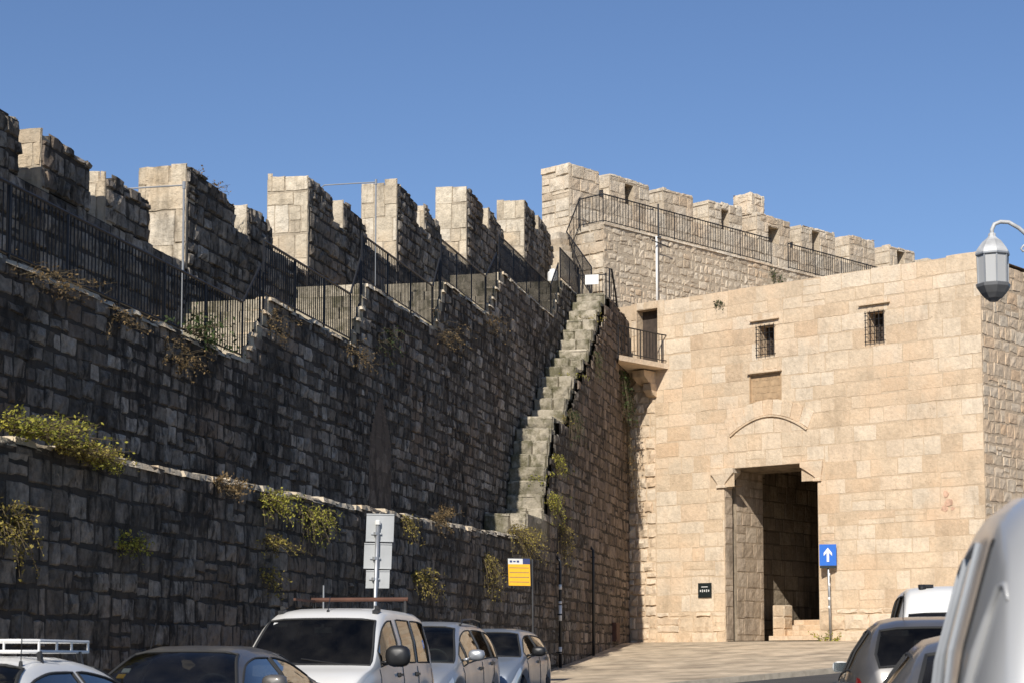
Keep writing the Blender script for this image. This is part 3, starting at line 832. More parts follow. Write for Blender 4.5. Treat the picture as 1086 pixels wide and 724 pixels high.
TOPC = [18.2, 18.15, 18.2, 18.25, 18.3, 18.3, 18.45, 18.5, 18.4]
for i, (a, b) in enumerate(SPAN):
    mb = MB(); zt = TOPC[i]
    hole = SL[i] if i < len(SL) else None
    hs = [hole] if hole else []
    zb = CSILL
    def ctop(s): return zt+(.16 if i == 0 else .12)*noise.noise(V((s*1.7, zt*3, i)))-(.1*(s-a) if i == 0 else 0)
    masonry(mb, FC2, a, b, zb, zt+.1, course=(.28, .46), length=(.3, .75), relief=(.0, .022), rough=.026, gap=.008, wander=.025, top=ctop, ragged=.09, holes=hs, tonefn=up_tone, bev=.025, corner=.015)
    Fe = mframe(KC+CV*a-CN*TH, CN, UP, -CV)
    masonry(mb, Fe, 0, TH, zb-(.0 if i == 0 else .02), zt-.03, course=(.3, .52), length=(.35, .8), wander=.02, relief=(.003, .03 if i else .06), rough=.025 if i else .06, gap=.012, tonefn=lambda s, z: (rnd.uniform(.4, 1), .5, 0), bev=.02, ragged=.03)
    mb.cur = (.5, .5, 1)
    rects = [(a, b, zb-.05, zt-.1)]
    for h in hs:
        nr = []
        for r_ in rects: nr += rect_sub(r_, h)
        rects = nr
    for p0, p1, q0, q1 in rects:
        mb.box(FC2((p0+p1)/2, (q0+q1)/2, -TH/2), CV*(p1-p0)/2, CN*(TH/2-.002), UP*(q1-q0)/2)
    s = a
    while s < b-.05:
        w = min(rnd.uniform(.35, .7), b-s)
        if b-s-w < .2: w = b-s
        for (na, nb_) in ((-TH, -TH/2), (-TH/2, 0.02)):
            zc = min(ctop(s+.02), ctop(s+w-.02))-.08+rnd.uniform(-.03, .02)
            stone(mb, mframe(KC+CV*s+CN*na+UP*zc, CV, CN, UP), 0, w, 0, nb_-na, .05, .04, .012, (rnd.random(), .5, 0), 2, .03, .02)
        s += w
    mo = mb.build('merlon', M['upper'], cw)
    if hole:
        v = MB(); p0, p1, q0, q1 = hole
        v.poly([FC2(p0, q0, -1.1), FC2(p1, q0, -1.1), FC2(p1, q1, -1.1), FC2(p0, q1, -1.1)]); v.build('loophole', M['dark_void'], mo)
# round stub of a turret
tb = MB()
cz = 18.22; tc_ = FC2(10.75, 0, -.62); hw_ = .42
for (dirn, tng) in ((CN, CV), (-CN, -CV), (CV, -CN), (-CV, CN)):
    Fx = mframe(tc_+dirn*hw_+UP*cz-tng*hw_, tng, UP, dirn)
    masonry(tb, Fx, 0, 2*hw_, 0, .82, course=(.34, .46), length=(.35, .6), relief=(.0, .03), rough=.04, gap=.008, wander=.02, tonefn=lambda s, z: (rnd.uniform(.6, 1), .5, 0), ragged=.06, bev=.04, corner=.03)
tb.cur = (.7, .5, 0)
tb.box(tc_+UP*(cz+.38), CV*(hw_-.01), CN*(hw_-.01), UP*.38)
for a_ in (-1, 1):
    for b_2 in (-1, 1): stone(tb, mframe(tc_+CV*(a_*.21-.21)+CN*(b_2*.21-.21)+UP*(cz+.72+rnd.uniform(-.03, .03)), CV, CN, UP), 0, .42, 0, .42, .08, .05, .01, (rnd.uniform(.6, 1), .5, 0), 2, .06, .03)
tb.build('turret_stub', M['upper'], cw)

# ------------------------------------------------------------------ railings
def railing(name, label, pts, h=.95, spacing=.105, post_every=1.6, drop=.0, group=None, cat='railing', posts_at=None, z_low=.10, mat=None, parent=None, bar=.009, bar_top=0.0):
    mat = mat or M['iron']
    base = V(pts[0])
    if parent is None: root = empty(name, base, label, cat, group)
    else: root = bpy.data.objects.new(name, None); COL.objects.link(root); root.parent = parent; root.location = base-world_loc(parent)
    r1 = MB(); r1.tube([V(p)+UP*h for p in pts], .022, 6); r1.build('top_rail', mat, root)
    r2 = MB(); r2.tube([V(p)+UP*z_low for p in pts], .016, 6); r2.build('bottom_rail', mat, root)
    bars = MB(); posts = []
    for a, b in zip(pts, pts[1:]):
        a, b = V(a), V(b); L_ = (b-a).length; n = max(1, int((b-a).to_2d().length/spacing))
        for k in range(n):
            p = a.lerp(b, k/n)
            bars.tube([p+UP*z_low, p+UP*(h+bar_top)], bar, 4, cap=False)
        np_ = max(1, round(L_/post_every))
        for k in range(np_+1):
            q = a.lerp(b, k/np_)
            if all((q-x).length > .2 for x in posts): posts.append(q)
    bars.build('bars', mat, root)
    for q in posts:
        pm_ = MB(); pm_.tube([q-UP*(.12+drop), q+UP*(h+.02)], .020, 6); pm_.build('post', mat, root)
    return root
NR = A0-.05
names = ['lowest and longest iron railing, along the first level of the battlement walk at far left',
         'second iron railing from the left, above the wall after the first set of steps',
         'third iron railing from the left, on the middle level of the battlement walk',
         'fourth iron railing from the left, near the middle of the battlement walk',
         'fifth and second-highest iron railing on the battlement walk, before the stone staircase',
         'highest iron railing on the battlement walk, above the top of the stone staircase']
for i, (a, b, z) in enumerate(TER):
    if i == 5: b = 56.6
    pts = [W(max(a, 8)-(0 if i == 0 else .1), NR, z), W(b, NR, z)]
    if i < 5: pts.append(W(b+(TER[i+1][0]-b)*.75, NR, z+(TER[i+1][2]-z)*.62))
    railing('iron_railing', names[i], pts, drop=.35, group='iron railings along the battlement walk')
# railing on top of the walkway behind the gate tower, and the steps leading up to it
C1p = lambda v_, z, o=-.06: FC1(v_, z, o)
railing('iron_railing', 'long iron railing on the pale walkway above the gate tower roof', [FE1(.35, WZ, -.08), C1p(.06, WZ), C1p(9.3, WZ)], h=.98, spacing=.14, post_every=1.9, group='iron railings behind the gate tower', bar=.010)
railing('iron_railing', 'shorter iron railing on the pale walkway, right of the dark embrasure', [C1p(10.35, WZ), C1p(17.2, WZ)], h=.98, spacing=.14, post_every=1.9, group='iron railings behind the gate tower', bar=.010)
P0 = W(56.6, A0+.25, 12.75); P1 = FE1(.0, 14.6, .10); P2 = FE1(.42, WZ, .02)
railing('stair_railing', 'steep dense iron stair railing rising from the staircase top to the pale walkway', [W(57.2, -10.55, 12.85), FE1(.1, 14.75, .25), FE1(.55, WZ, .08)], h=.98, spacing=.10, post_every=1.5)
# access steps under that railing
sm_ = MB()
for k in range(12):
    f = k/11; p = W(57.6, -11.5, 12.75).lerp(FE1(-.35, WZ-.2, .5), f)
    sm_.cur = (rnd.random(), .5, 0); sm_.box(p+UP*-.15, CN*.55, CV*.22, UP*.14)
sm_.build('access_steps', M['upper'], cw)

# ------------------------------------------------------------------ small gate with a white notice at the top of the stairs
gg = empty('stair_gate', W(55.6, -10.25, 12.3), 'small iron gate with a blank white notice closing the top of the stone staircase', 'gate')
gb = MB()
GA = lambda n_, z: W(56.1, n_, z)
for n_ in (A0+.08, -9.9):
    gb.tube([GA(n_, 12.3), GA(n_, 13.4)], .025, 6)
for z in (12.5, 13.35): gb.tube([GA(A0+.08, z), GA(-9.9, z)], .018, 6)
for k in range(1, 8): gb.tube([GA(A0+.08+(.82)*k/8, 12.5), GA(A0+.08+.82*k/8, 13.35)], .009, 5)
gb.build('gate_leaf', M['iron'], gg)
nb = MB(); nb.box(W(56.06, -10.33, 13.2), NV*.21, D*.008, UP*.15); nb.build('notice', M['white_paint'], gg)
hr = MB(); hr.tube([W(56.0, B0-.03, 12.4), W(56.0, B0-.03, 13.5), W(56.3, B0-.02, 13.55), W(56.9, B0, 12.9), W(57.6, B0, 11.9), W(57.9, B0+.02, 11.2)], .03, 6)
for k in range(6):
    f = k/5; p = W(56.3, B0-.02, 13.5).lerp(W(57.9, B0, 11.3), f); hr.tube([p, p-UP*.8], .012, 5)
hr.build('handrail', M['iron'], gg)

# ------------------------------------------------------------------ balcony
bl = empty('balcony', V((4.0, 58.4, 10.8)), 'little stone balcony with an iron railing at the corner beside the upper doorway', 'balcony')
bm_ = MB(); bm_.cur = (.6, .5, 0)
q0 = V((3.28, 57.2, 0)); q1 = OG+GU*1.42+GN*.16; q2 = OG+GU*-.1; q3 = V((3.05, 57.5, 0))
outl = [q0, q1, OG+GU*1.46+GN*.01, OG+GU*.0+GN*.01, W(59.2, B0+.02, 0), W(57.1, B0+.03, 0)]
tp = [bm_.vert(p+UP*10.93) for p in outl]; bt = [bm_.vert(p+UP*10.77) for p in outl]
bm_.face(tp); bm_.face(bt[::-1])
for k in range(len(outl)): bm_.face((tp[k], bt[k], bt[(k+1) % len(outl)], tp[(k+1) % len(outl)]))
bm_.build('slab', M['gate'], bl, recalc=True)
railing('railing', None, [q0+UP*10.93+V((-.02, .04, 0)), q1+UP*10.93+V((-.07, .02, 0)), OG+GU*1.40+GN*.03+UP*10.93], h=.9, spacing=.15, post_every=1.1, parent=bl, bar=.011)
for k, (f, zl) in enumerate(((.55, 0), (.86, 0), (.92, 1))):
    mb = MB(); mb.cur = (rnd.random(), .5, 0)
    c = OG+GU*(.35+.55*f)+GN*(.36-.14*zl)
    wz = 10.72-.4*zl
    prof = [(.0, .42-.1*zl), (-.2, .40-.1*zl), (-.36, .26-.06*zl), (-.42, .1)]
    rings = []
    for dz, rr in prof:
        rings.append([mb.vert(c-GN*.36+GN*o_+GU*u_+UP*(wz+dz)) for (u_, o_) in ((-.15, -.1), (.15, -.1), (.15, rr*1.5), (-.15, rr*1.5))])
    for r0, r1_ in zip(rings, rings[1:]):
        for j in range(4): mb.face((r0[j], r0[(j+1) % 4], r1_[(j+1) % 4], r1_[j]))
    mb.face(rings[0]); mb.face(rings[-1][::-1])
    mb.build('corbel', M['gate'], bl, recalc=True)
#PART2
# ------------------------------------------------------------------ plants
def leaf_mat(name, c0, c1):
    m, t, b = newmat(name); N, L = t.nodes.new, t.links.new
    at = N("ShaderNodeAttribute"); at.attribute_name = "tint"; sp = N("ShaderNodeSeparateColor"); L(at.outputs["Color"], sp.inputs[0])
    rp = N("ShaderNodeValToRGB"); rp.color_ramp.elements[0].color = (*c0, 1); rp.color_ramp.elements[1].color = (*c1, 1); L(sp.outputs[0], rp.inputs[0])
    L(rp.outputs[0], b.inputs["Base Color"]); b.inputs["Roughness"].default_value = .75
    tr = N("ShaderNodeBsdfTranslucent"); L(rp.outputs[0], tr.inputs[0])
    mx = N("ShaderNodeMixShader"); mx.inputs[0].default_value = .35
    L(b.outputs[0], mx.inputs[1]); L(tr.outputs[0], mx.inputs[2]); L(mx.outputs[0], t.nodes["Material Output"].inputs[0])
    return m
M['leaf'] = leaf_mat('wall_plant_leaf', (.15, .165, .022), (.52, .47, .075))
M['leaf_dry'] = leaf_mat('dry_leaf', (.10, .065, .03), (.30, .20, .085))
M['leaf_dark'] = leaf_mat('dark_leaf', (.02, .035, .012), (.075, .11, .025))
M['stem'] = simple('plant_stem', (.10, .075, .04), .9)
M['mixed'] = leaf_mat('half_dry_leaf', (.17, .14, .028), (.48, .38, .09))
def bush(name, label, p, out, w, h, n, mat, leaf=.031, mess=0.0, droop=.3, up=.8, cat='plant', group=None, side=1.0, lat=None):
    """p root on the wall, out = outward direction"""
    root = empty(name, p, label, cat, group)
    n = int(n*1.9) if leaf < .032 and not mess else n
    p, out = V(p), V(out); lat = V(lat) if lat else out.cross(UP)
    fo, stm = MB(), MB()
    ns = max(7, n//(14 if leaf > .03 else 9))
    for k in range(ns):
        a = rnd.uniform(-1, 1); e = rnd.uniform(-.2, 1.0)
        q0 = p+lat*rnd.uniform(-.5, .5)*w*side-out*.02+(UP*rnd.uniform(-.5, .1)*h if mess else UP*0)
        dirn = (lat*a*w*.55*side + out*rnd.uniform(.15, .9)*w*.5 + UP*(e*up-.25*(1-up))*h)
        pts = []
        m_ = 5
        wob = V((0, 0, 0))
        for i in range(m_+1):
            f = i/m_
            if mess: wob = wob+V((rnd.gauss(0, 1), rnd.gauss(0, 1), rnd.gauss(0, 1)))*mess
            pts.append(wob+q0+dirn*f+UP*(-droop*h*f*f)+V((rnd.gauss(0, .012), rnd.gauss(0, .012), rnd.gauss(0, .012))))
        stm.tube(pts, [(.0045 if mess else .008)*(1-.7*i/m_) for i in range(m_+1)], 4, cap=False)
        tone = min(1, max(0, rnd.gauss(.5, .25)))
        for i in range(max(3, int(n/ns))):
            f = rnd.random()**.7; j_ = min(m_-1, int(f*m_)); c = pts[j_].lerp(pts[j_+1], f*m_-j_)
            c = c+V((rnd.gauss(0, 1), rnd.gauss(0, 1), rnd.gauss(0, 1)))*leaf*.9
            fo.cur = (min(1, max(0, tone+rnd.gauss(0, .18))), .5, 0)
            d1 = V((rnd.gauss(0, 1), rnd.gauss(0, 1), rnd.gauss(.3, 1))).normalized(); d2 = d1.orthogonal().normalized()
            d2 = (Matrix.Rotation(rnd.uniform(0, 6.28), 3, d1) @ d2)
            l_ = leaf*rnd.uniform(.6, 1.5); ww = l_*rnd.uniform(.25, .45)
            fo.poly([c-d1*l_*.6, c+d2*ww, c+d1*l_*.7, c-d2*ww])
    fo.build('foliage', mat, root); stm.build('stems', M['stem'], root)
    return root
WP = 'wild plants growing out of the old wall'
LN = B0+.02
def lb(s, z, w, h, n, mat, label, **k): return bush('wall_plant', label, W(s, LN, z), NV, w, h, n, M[mat], group=WP, lat=D, **k)
SMALL = .02
lb(18.8, 4.06, 1.4, .27, 1500, 'leaf', 'big yellow-green bush spilling over the ledge at the left edge', droop=.12, leaf=.033, up=.9)
lb(19.95, 3.98, 1.0, .2, 700, 'mixed', 'straggly half-dry bush on the ledge just right of the big yellow-green one', droop=.35, leaf=.03)
lb(20.5, 3.95, .8, .35, 260, 'leaf', 'low green tuft where the bare pale rim of the ledge begins', droop=.3)
lb(18.25, 3.05, .8, .8, 330, 'mixed', 'drooping plant cut by the left edge, below the big bush', droop=.5)
lb(21.4, 3.0, .62, .4, 200, 'leaf', 'small yellow-green tuft alone on the lower wall above the grey sedan', droop=.3)
lb(24.6, 4.0, .7, .35, 240, 'leaf_dry', 'rusty brown dry tuft on the ledge left of two green ones', droop=.3)
lb(26.4, 3.95, .95, .55, 420, 'leaf', 'green plant on the ledge just right of the rusty brown tuft', droop=.5)
lb(28.3, 3.9, .95, .6, 420, 'leaf', 'hanging green plant on the ledge just left of the grey sign boards', droop=.7)
lb(26.5, 3.35, 1.0, .35, 170, 'mixed', 'thin half-dry sprig hanging below the green ledge plants', droop=.6)
lb(26.2, 2.85, .6, .5, 120, 'mixed', 'lowest sparse sprig on the dark wall above the white van', droop=.6)
lb(34.6, 3.15, .95, .65, 330, 'mixed', 'yellowish plant on the lower wall between the grey boards and the yellow sign', droop=.5)
lb(35.9, 4.35, .9, .7, 280, 'leaf_dry', 'reddish dry plant on the ledge right of the grey sign boards', droop=.3)
lb(33.6, 4.2, .6, .5, 140, 'mixed', 'small tuft hanging under the ledge rim above the yellowish plant', droop=.8)
lb(40.0, 3.75, .9, .95, 380, 'mixed', 'tall hanging plant just left of the yellow sign', droop=.8)
lb(42.9, 4.55, 1.7, .85, 620, 'mixed', 'broad golden bush on the ledge at the foot of the stone staircase', droop=.7)
lb(46.9, 5.55, .9, .9, 420, 'leaf', 'leafy plant on the flank of the staircase just above its foot', droop=.5)
lb(47.6, 6.75, .8, .6, 300, 'leaf', 'green tuft on the staircase flank beside the lower steps', droop=.6)
lb(48.3, 5.0, .9, 1.0, 260, 'mixed', 'long sparse trailing plant below the leafy one on the staircase flank', droop=.9)
lb(49.6, 8.2, .8, .9, 260, 'leaf_dark', 'dark green hanging tuft halfway up the staircase flank', droop=.9)
lb(53.3, 10.4, .6, .8, 200, 'leaf_dark', 'dark tuft near the top of the staircase flank', droop=.9)
AP = 'dry plants at the foot of the railings'
def ab(s, z, w, h, n, mat, label, **k): return bush('wall_plant', label, W(s, A0+.03, z), NV, w, h, n, M[mat], group=AP, lat=D, **k)
ab(25.9, 6.4, 1.3, .5, 360, 'leaf_dark', 'feathery green fern under the first railing near its right end', droop=.2, leaf=.05)
ab(21.1, 6.3, 1.5, .25, 320, 'leaf_dry', 'straw-brown dry grass under the first railing at far left', droop=.35, up=.6, leaf=.03, mess=.035)
ab(23.2, 6.25, .8, .3, 240, 'leaf_dry', 'brown withered creeper under the middle of the first railing', droop=.35, up=.6, leaf=.03, mess=.035)
ab(25.2, 6.05, .8, .5, 380, 'leaf_dry', 'rust-coloured withered creeper hanging below the fern', droop=.35, up=.6, leaf=.03, mess=.035)
ab(29.3, 7.3, .8, .7, 220, 'leaf_dry', 'withered brown tuft at the left end of the second railing', droop=.35, up=.6, leaf=.03, mess=.035)
ab(33.6, 7.5, 1.2, .6, 260, 'leaf_dry', 'dry straw tuft at the right end of the second railing', droop=.35, up=.6, leaf=.03, mess=.035)
ab(35.6, 8.1, 1.1, .7, 220, 'leaf_dark', 'thin green plant hanging under the third railing', droop=.35, up=.6, leaf=.03, mess=.035)
ab(39.9, 9.0, 1.5, .8, 260, 'leaf_dry', 'dry brown growth on the wall under the fourth railing', droop=.35, up=.6, leaf=.03, mess=.035)
ab(44.6, 9.9, 1.2, .6, 180, 'leaf_dry', 'dry brown growth on the wall under the fifth railing', droop=.35, up=.6, leaf=.03, mess=.035)
bush('ivy', 'dark green ivy clump hanging under the balcony', W(57.9, B0+.05, 10.6), NV, 1.1, 1.3, 520, M['leaf_dark'], lat=D, droop=1.1, up=.3, leaf=.06)
bush('ivy', 'reddish withered ivy on the corner below the green clump', W(58.4, B0+.05, 9.2), NV, .9, 1.6, 260, M['leaf_dry'], lat=D, droop=1.4, up=.1, leaf=.05)
bush('caper_plant', 'small dark tuft growing from the top course of the gate tower', FG(3.45, 12.62, .02), GN, .28, .35, 130, M['leaf_dark'], lat=GU, leaf=.04, droop=.5)
bush('caper_plant', 'green tuft on the pale rough wall left of the dark embrasure', FC1(9.35, 15.45, .04), CN, .7, .7, 200, M['leaf_dark'], lat=CV, leaf=.05, droop=.6)
bush('caper_plant', 'tiny dry tuft at the foot of the pale rough wall beside the white pipe', FC1(4.2, 13.2, .04), CN, .6, .2, 80, M['leaf_dark'], lat=CV, leaf=.04, droop=.2)
bush('weed', 'green weed at the foot of the blue arrow sign', FG(7.35, 2.12, .35), GN, .7, .5, 240, M['leaf'], lat=GU, leaf=.05, droop=.2, up=.9)
tp_ = W(30.6, -12.6, 9.95)
bush('caper_plant', 'small brown twiggy plant on top of the second tall merlon', tp_, NV, .8, .25, 70, M['leaf_dry'], lat=D, droop=.0, leaf=.03)

for k_, (si, lbl) in enumerate(((3, 'low moss-green tuft on the lower steps of the stone staircase'), (8, 'yellowish tuft on the staircase steps below its middle'), (12, 'green tuft on the staircase steps above its middle'), (18, 'small dry tuft on the topmost steps of the staircase'))):
    a_, b_, z_ = steps[si]
    bush('step_weed', lbl, W(a_-.02, -10.1, z_-.30), -D, .8, .3, 150, M['mixed' if k_ % 2 else 'leaf'], lat=NV, droop=.3, leaf=.04, mess=.03, cat='plant', group='weeds on the stone staircase')
# ------------------------------------------------------------------ masts, pipes, tank
def mast(s, zb, zt, arm, label):
    r = empty('lamp_mast', W(s, -11.6, zb), label, 'lamp mast', 'thin lamp masts on the battlement walk')
    p = MB(); p.tube([W(s, -11.6, zb), W(s, -11.6, zt)], .017, 8); p.lathe(W(s, -11.6, zb), [(.08, 0), (.08, .03)], 8); p.build('pole', M['grey_paint'], r)
    a = MB(); a.tube([W(s, -11.6, zt-.04), W(s, -11.6-arm, zt-.04), W(s, -11.6-arm-.12, zt-.12)], .013, 6)
    a.tube([W(s, -11.6, zt-.1), W(s, -11.6, zt+.02)], .026, 8); a.build('arm', M['grey_paint'], r)
mast(27.4, 6.35, 9.12, .95, 'thin mast with a side arm before the tall battlement above the green fern')
mast(37.7, 8.85, 11.75, 1.15, 'thin mast with a long side arm, farther along towards the gate tower')
wt = empty('water_tank', W(54.9, -11.3, 12.75), 'small white canister on the battlement walk beside the last merlon', 'tank')
b_ = MB(); b_.lathe(W(54.9, -11.3, 12.75), [(.17, 0), (.17, .46), (.15, .5)], 16); b_.build('drum', M['white_paint'], wt, smooth=False)
b_ = MB(); b_.lathe(W(54.9, -11.3, 13.25), [(.12, 0), (.11, .07), (.05, .09)], 12); b_.build('lid', M['white_paint'], wt)

def drainpipe(s, z1_, label, bands):
    z0_ = gzs(s, B0)+.1
    r = empty('drainpipe', W(s, B0+.11, z0_), label, 'pipe', 'pipes down the lower wall')
    p = MB(); p.tube([W(s, B0+.11, z0_), W(s, B0+.11, z1_), W(s, B0-.02, z1_+.15)], .042, 10); p.build('pipe', M['black_plastic'], r, smooth=True)
    for (a, b) in bands:
        q = MB(); q.tube([W(s, B0+.11, a), W(s, B0+.11, b)], .0445, 10); q.build('paint_band', M['white_paint'], r, smooth=True)
    for z in (z0_+.4, (z0_+z1_)/2, z1_-.2):
        q = MB(); q.tube([W(s, B0+.11, z-.02), W(s, B0+.11, z+.02)], .052, 10); q.box(W(s, B0+.04, z), D*.03, NV*.05, UP*.015); q.build('bracket', M['iron'], r)
drainpipe(47.6, 4.15, 'dark pipe with patches of white paint on the lower wall beside the staircase corner', [(2.62, 3.02), (3.05, 3.12), (3.42, 3.55), (1.78, 1.95)])
drainpipe(52.3, 4.7, 'plain black pipe on the lower wall nearest to the gate', [])
wpz = empty('white_pipe', FC1(2.6, 13.1, .1), 'slim white vertical pipe on the pale rough wall above the gate tower', 'pipe')
q = MB(); q.tube([FC1(2.6, 13.0, .1), FC1(2.6, 15.8, .1)], .04, 8); q.build('pipe', M['white_paint'], wpz, smooth=True)
q = MB(); q.tube([FC1(2.6, 15.75, .02), FC1(2.6, 15.75, .18), FC1(2.6, 16.9, .18)], .03, 6); q.bar(FC1(2.2, 15.6, .2), FC1(3.2, 15.5, .2), .03); q.build('bracket', M['iron'], wpz)
cb = MB(); cb.box(FG(1.35, 2.55, .06)+UP*0, GU*.13, GN*.05, UP*.16); 
# junction box low on the dark wall near the gate
jb = empty('junction_box', W(56.2, B0+.1, gzs(56.2, B0)+.15), 'small brown metal box low on the dark wall near the gate corner', 'box')
q = MB(); q.box(W(56.2, B0+.08, gzs(56.2, B0)+.55), D*.32, NV*.06, UP*.28); q.build('cabinet', M['rust'], jb)
q = MB(); q.box(W(56.2, B0+.146, gzs(56.2, B0)+.55), D*.28, NV*.006, UP*.24); q.build('door', M['rust'], jb)

# ------------------------------------------------------------------ signs
def lerp(a, b, f): return a+(b-a)*f
# grey boards seen from behind
sg = empty('road_sign', V((-2.28, 32, gz(-2.28, 32)+.11)), 'three stacked grey sign boards seen from behind on a galvanised post', 'sign')
z0 = gz(-2.28, 32)+.11
q = MB(); q.tube([V((-2.37, 31.96, z0)), V((-2.28, 31.96, 3.93))], .035, 10); q.build('post', M['galv'], sg, smooth=True)
q = MB(); q.lathe(V((-2.28, 31.96, 3.90)), [(.05, 0), (.05, .06), (.03, .08)], 10, axis=V((.03, 0, 1))); q.build('post_cap', M['white_paint'], sg)
for (zt, zb, w, dx, tl) in ((4.09, 3.61, .47, .0, .02), (3.59, 3.15, .47, -.035, .03), (3.13, 2.82, .40, -.035, .0)):
    q = MB(); c = V((-2.245+dx, 32.02, (zt+zb)/2))
    ax = V((math.cos(tl), .12, -math.sin(tl)*.6)).normalized(); az_ = V((.03, 0, 1)).normalized()
    q.box(c, ax*w/2, V((0, .006, 0)), az_*(zt-zb)/2)
    q.box(c+az_*((zt-zb)/2-.012)-V((0, .012, 0)), ax*w/2, V((0, .006, 0)), az_*.01)
    q.box(c-az_*((zt-zb)/2-.012)-V((0, .012, 0)), ax*w/2, V((0, .006, 0)), az_*.01)
    q.build('board', M['galv_board'], sg)
for z in (3.75, 3.33, 2.98):
    q = MB(); q.tube([V((-2.30+(z-3.9)*.04, 31.96, z-.025)), V((-2.30+(z-3.9)*.04, 31.96, z+.025))], .046, 10); q.box(V((-2.30+(z-3.9)*.04, 31.99, z)), V((.09, 0, 0)), V((0, .012, 0)), V((0, 0, .015))); q.build('clamp', M['galv'], sg)

# yellow bus-stop board
yz = gz(.42, 40.05)+.11
ys = empty('bus_stop_sign', V((.42, 40.05, yz)), 'yellow bus-stop board with a white and dark blue heading, in front of the dark wall', 'sign')
q = MB(); q.tube([V((.45, 40.05, yz)), V((.43, 40.05, 3.75))], .018, 8); q.build('post', M['iron_grey'], ys)
ax, az_ = V((1, -.12, -.02)).normalized(), V((-.03, 0, 1)).normalized(); ay = ax.cross(az_)*1.0
if ay.y > 0: ay = -ay*-1
c = V((.155, 40.0, 3.47))
fr = -az_.cross(ax)*-1
fr = V((-.12, -1, 0)).normalized()
def yb(u, v, w, h, o, mat, nm, th=.004):
    q = MB(); q.box(c+ax*u+az_*v+fr*o, ax*w/2, fr*th, az_*h/2); return q.build(nm, mat, ys)
yb(0, 0, .49, .60, 0, M['black_plastic'], 'back_plate', .012)
yb(0, -.06, .465, .455, .016, M['yellow'], 'timetable')
yb(-.075, .225, .315, .115, .016, M['pale_print'], 'heading')
yb(.16, .225, .15, .115, .016, M['navy'], 'heading_badge')
q = MB()
for k in range(4): q.box(c+az_*(.09-.1*k)+fr*.0215, ax*.21, fr*.001, az_*.005)
for k in range(3): q.box(c+ax*(-.17+.075*k)+az_*.225+fr*.0215, ax*.026, fr*.001, az_*(.022 if k != 1 else .015))
q.build('printed_lines', M['navy'], ys)

# blue one-way sign
bz = gz(9.27, 54.95)+.11
bs = empty('one_way_sign', V((9.27, 54.95, bz)), 'blue road sign with a white upward arrow, on a post right of the doorway', 'sign')
bf = V((-.17, -1, 0)).normalized(); bx = V((1, -.17, 0)).normalized()
q = MB(); q.tube([V((9.27, 55.0, bz)), V((9.22, 55.0, 4.9))], .038, 10); q.build('post', M['galv'], bs, smooth=True)
c = V((9.21, 54.93, 4.67))
q = MB(); q.box(c, bx*.245, bf*.008, UP*.31); q.build('plate', M['blue'], bs)
q = MB(); q.box(c+bf*.005-UP*.35, bx*.235, bf*.008, UP*.035); q.build('lower_plate', M['sign_dark'], bs)
q = MB()
apts = [(-.035, -.2), (.035, -.2), (.035, .06), (.12, -.03), (.12, .06), (0, .21), (-.12, .06), (-.12, -.03), (-.035, .06)]
fr_ = [q.vert(c+bx*a+UP*b+bf*.016) for a, b in apts]; bk = [q.vert(c+bx*a+UP*b+bf*.008) for a, b in apts]
q.face([fr_[0], fr_[1], fr_[2], fr_[8]]); q.face([fr_[8], fr_[2], fr_[3], fr_[4], fr_[5]]); q.face([fr_[8], fr_[5], fr_[6], fr_[7]])
for k in range(9): q.face((fr_[k], bk[k], bk[(k+1) % 9], fr_[(k+1) % 9]))
q.build('arrow', M['white_paint'], bs)
for z in (3.1, 3.35, 3.75, 4.05):
    q = MB(); q.tube([V((9.245, 55.0, z)), V((9.243, 55.0, z+.09))], .0395, 10); q.build('sticker', M['white_paint'], bs, smooth=True)
# dark plaque on the gate wall
pq = empty('wall_plaque', FG(2.8, 3.53, .03), 'small dark plaque with pale lettering on the gate tower left of the doorway', 'plaque')
q = MB(); q.box(FG(2.8, 3.755, .03), GU*.245, GN*.015, UP*.225); q.build('plate', M['sign_dark'], pq)
q = MB()
for k, (u, w_, h_) in enumerate(((-.15, .03, .05), (-.075, .022, .07), (.0, .03, .05), (.075, .022, .07), (.15, .03, .05))): q.box(FG(2.8+u, 3.74, .047), GU*w_*.7, GN*.002, UP*h_*.6)
q.box(FG(2.8, 3.86, .047), GU*.12, GN*.002, UP*.012)
q.build('lettering', M['pale_print'], pq)

# ------------------------------------------------------------------ street lamp on the right
def frosted():
    m, t, b = newmat('frosted_lamp_glass'); N, L = t.nodes.new, t.links.new
    b.inputs["Base Color"].default_value = (.46, .46, .45, 1); b.inputs["Roughness"].default_value = .45
    b.inputs["Transmission Weight"].default_value = .12
    return m
M['frost'] = frosted(); M['lamp_base'] = simple('lamp_base_metal', (.15, .15, .152), .5, .2, vary=.25, bscale=20)
M['lamp_cap'] = simple('painted_lamp_cap', (.46, .46, .45), .55, .1, bump=.2, bscale=30, vary=.25)
lp = empty('street_lamp', V((6.75, 22, gz(6.75, 22)+.0)), 'grey lantern street lamp with a curved arm hanging in from the right', 'street lamp')
LC = V((5.69, 22, 0))
q = MB()
gzl = gz(6.75, 22)
q.tube([V((6.75, 22, gzl)), V((6.75, 22, gzl+1.0)), V((6.75, 22, gzl+1.02)), V((6.75, 22, 7.0))], [.10, .10, .065, .05], 12); q.lathe(V((6.75, 22, gzl)), [(.2, 0), (.2, .12), (.12, .2)], 12)
q.build('post', M['grey_paint'], lp, smooth=True)
q = MB()
pts = [LC+UP*6.60, LC+UP*6.68, LC+V((.03, 0, 6.745)), LC+V((.10, 0, 6.775)), LC+V((.20, 0, 6.77)), LC+V((.32, 0, 6.70)), LC+V((.44, 0, 6.59)), LC+V((.58, 0, 6.47)), LC+V((.78, 0, 6.38)), LC+V((1.06, 0, 6.36))]
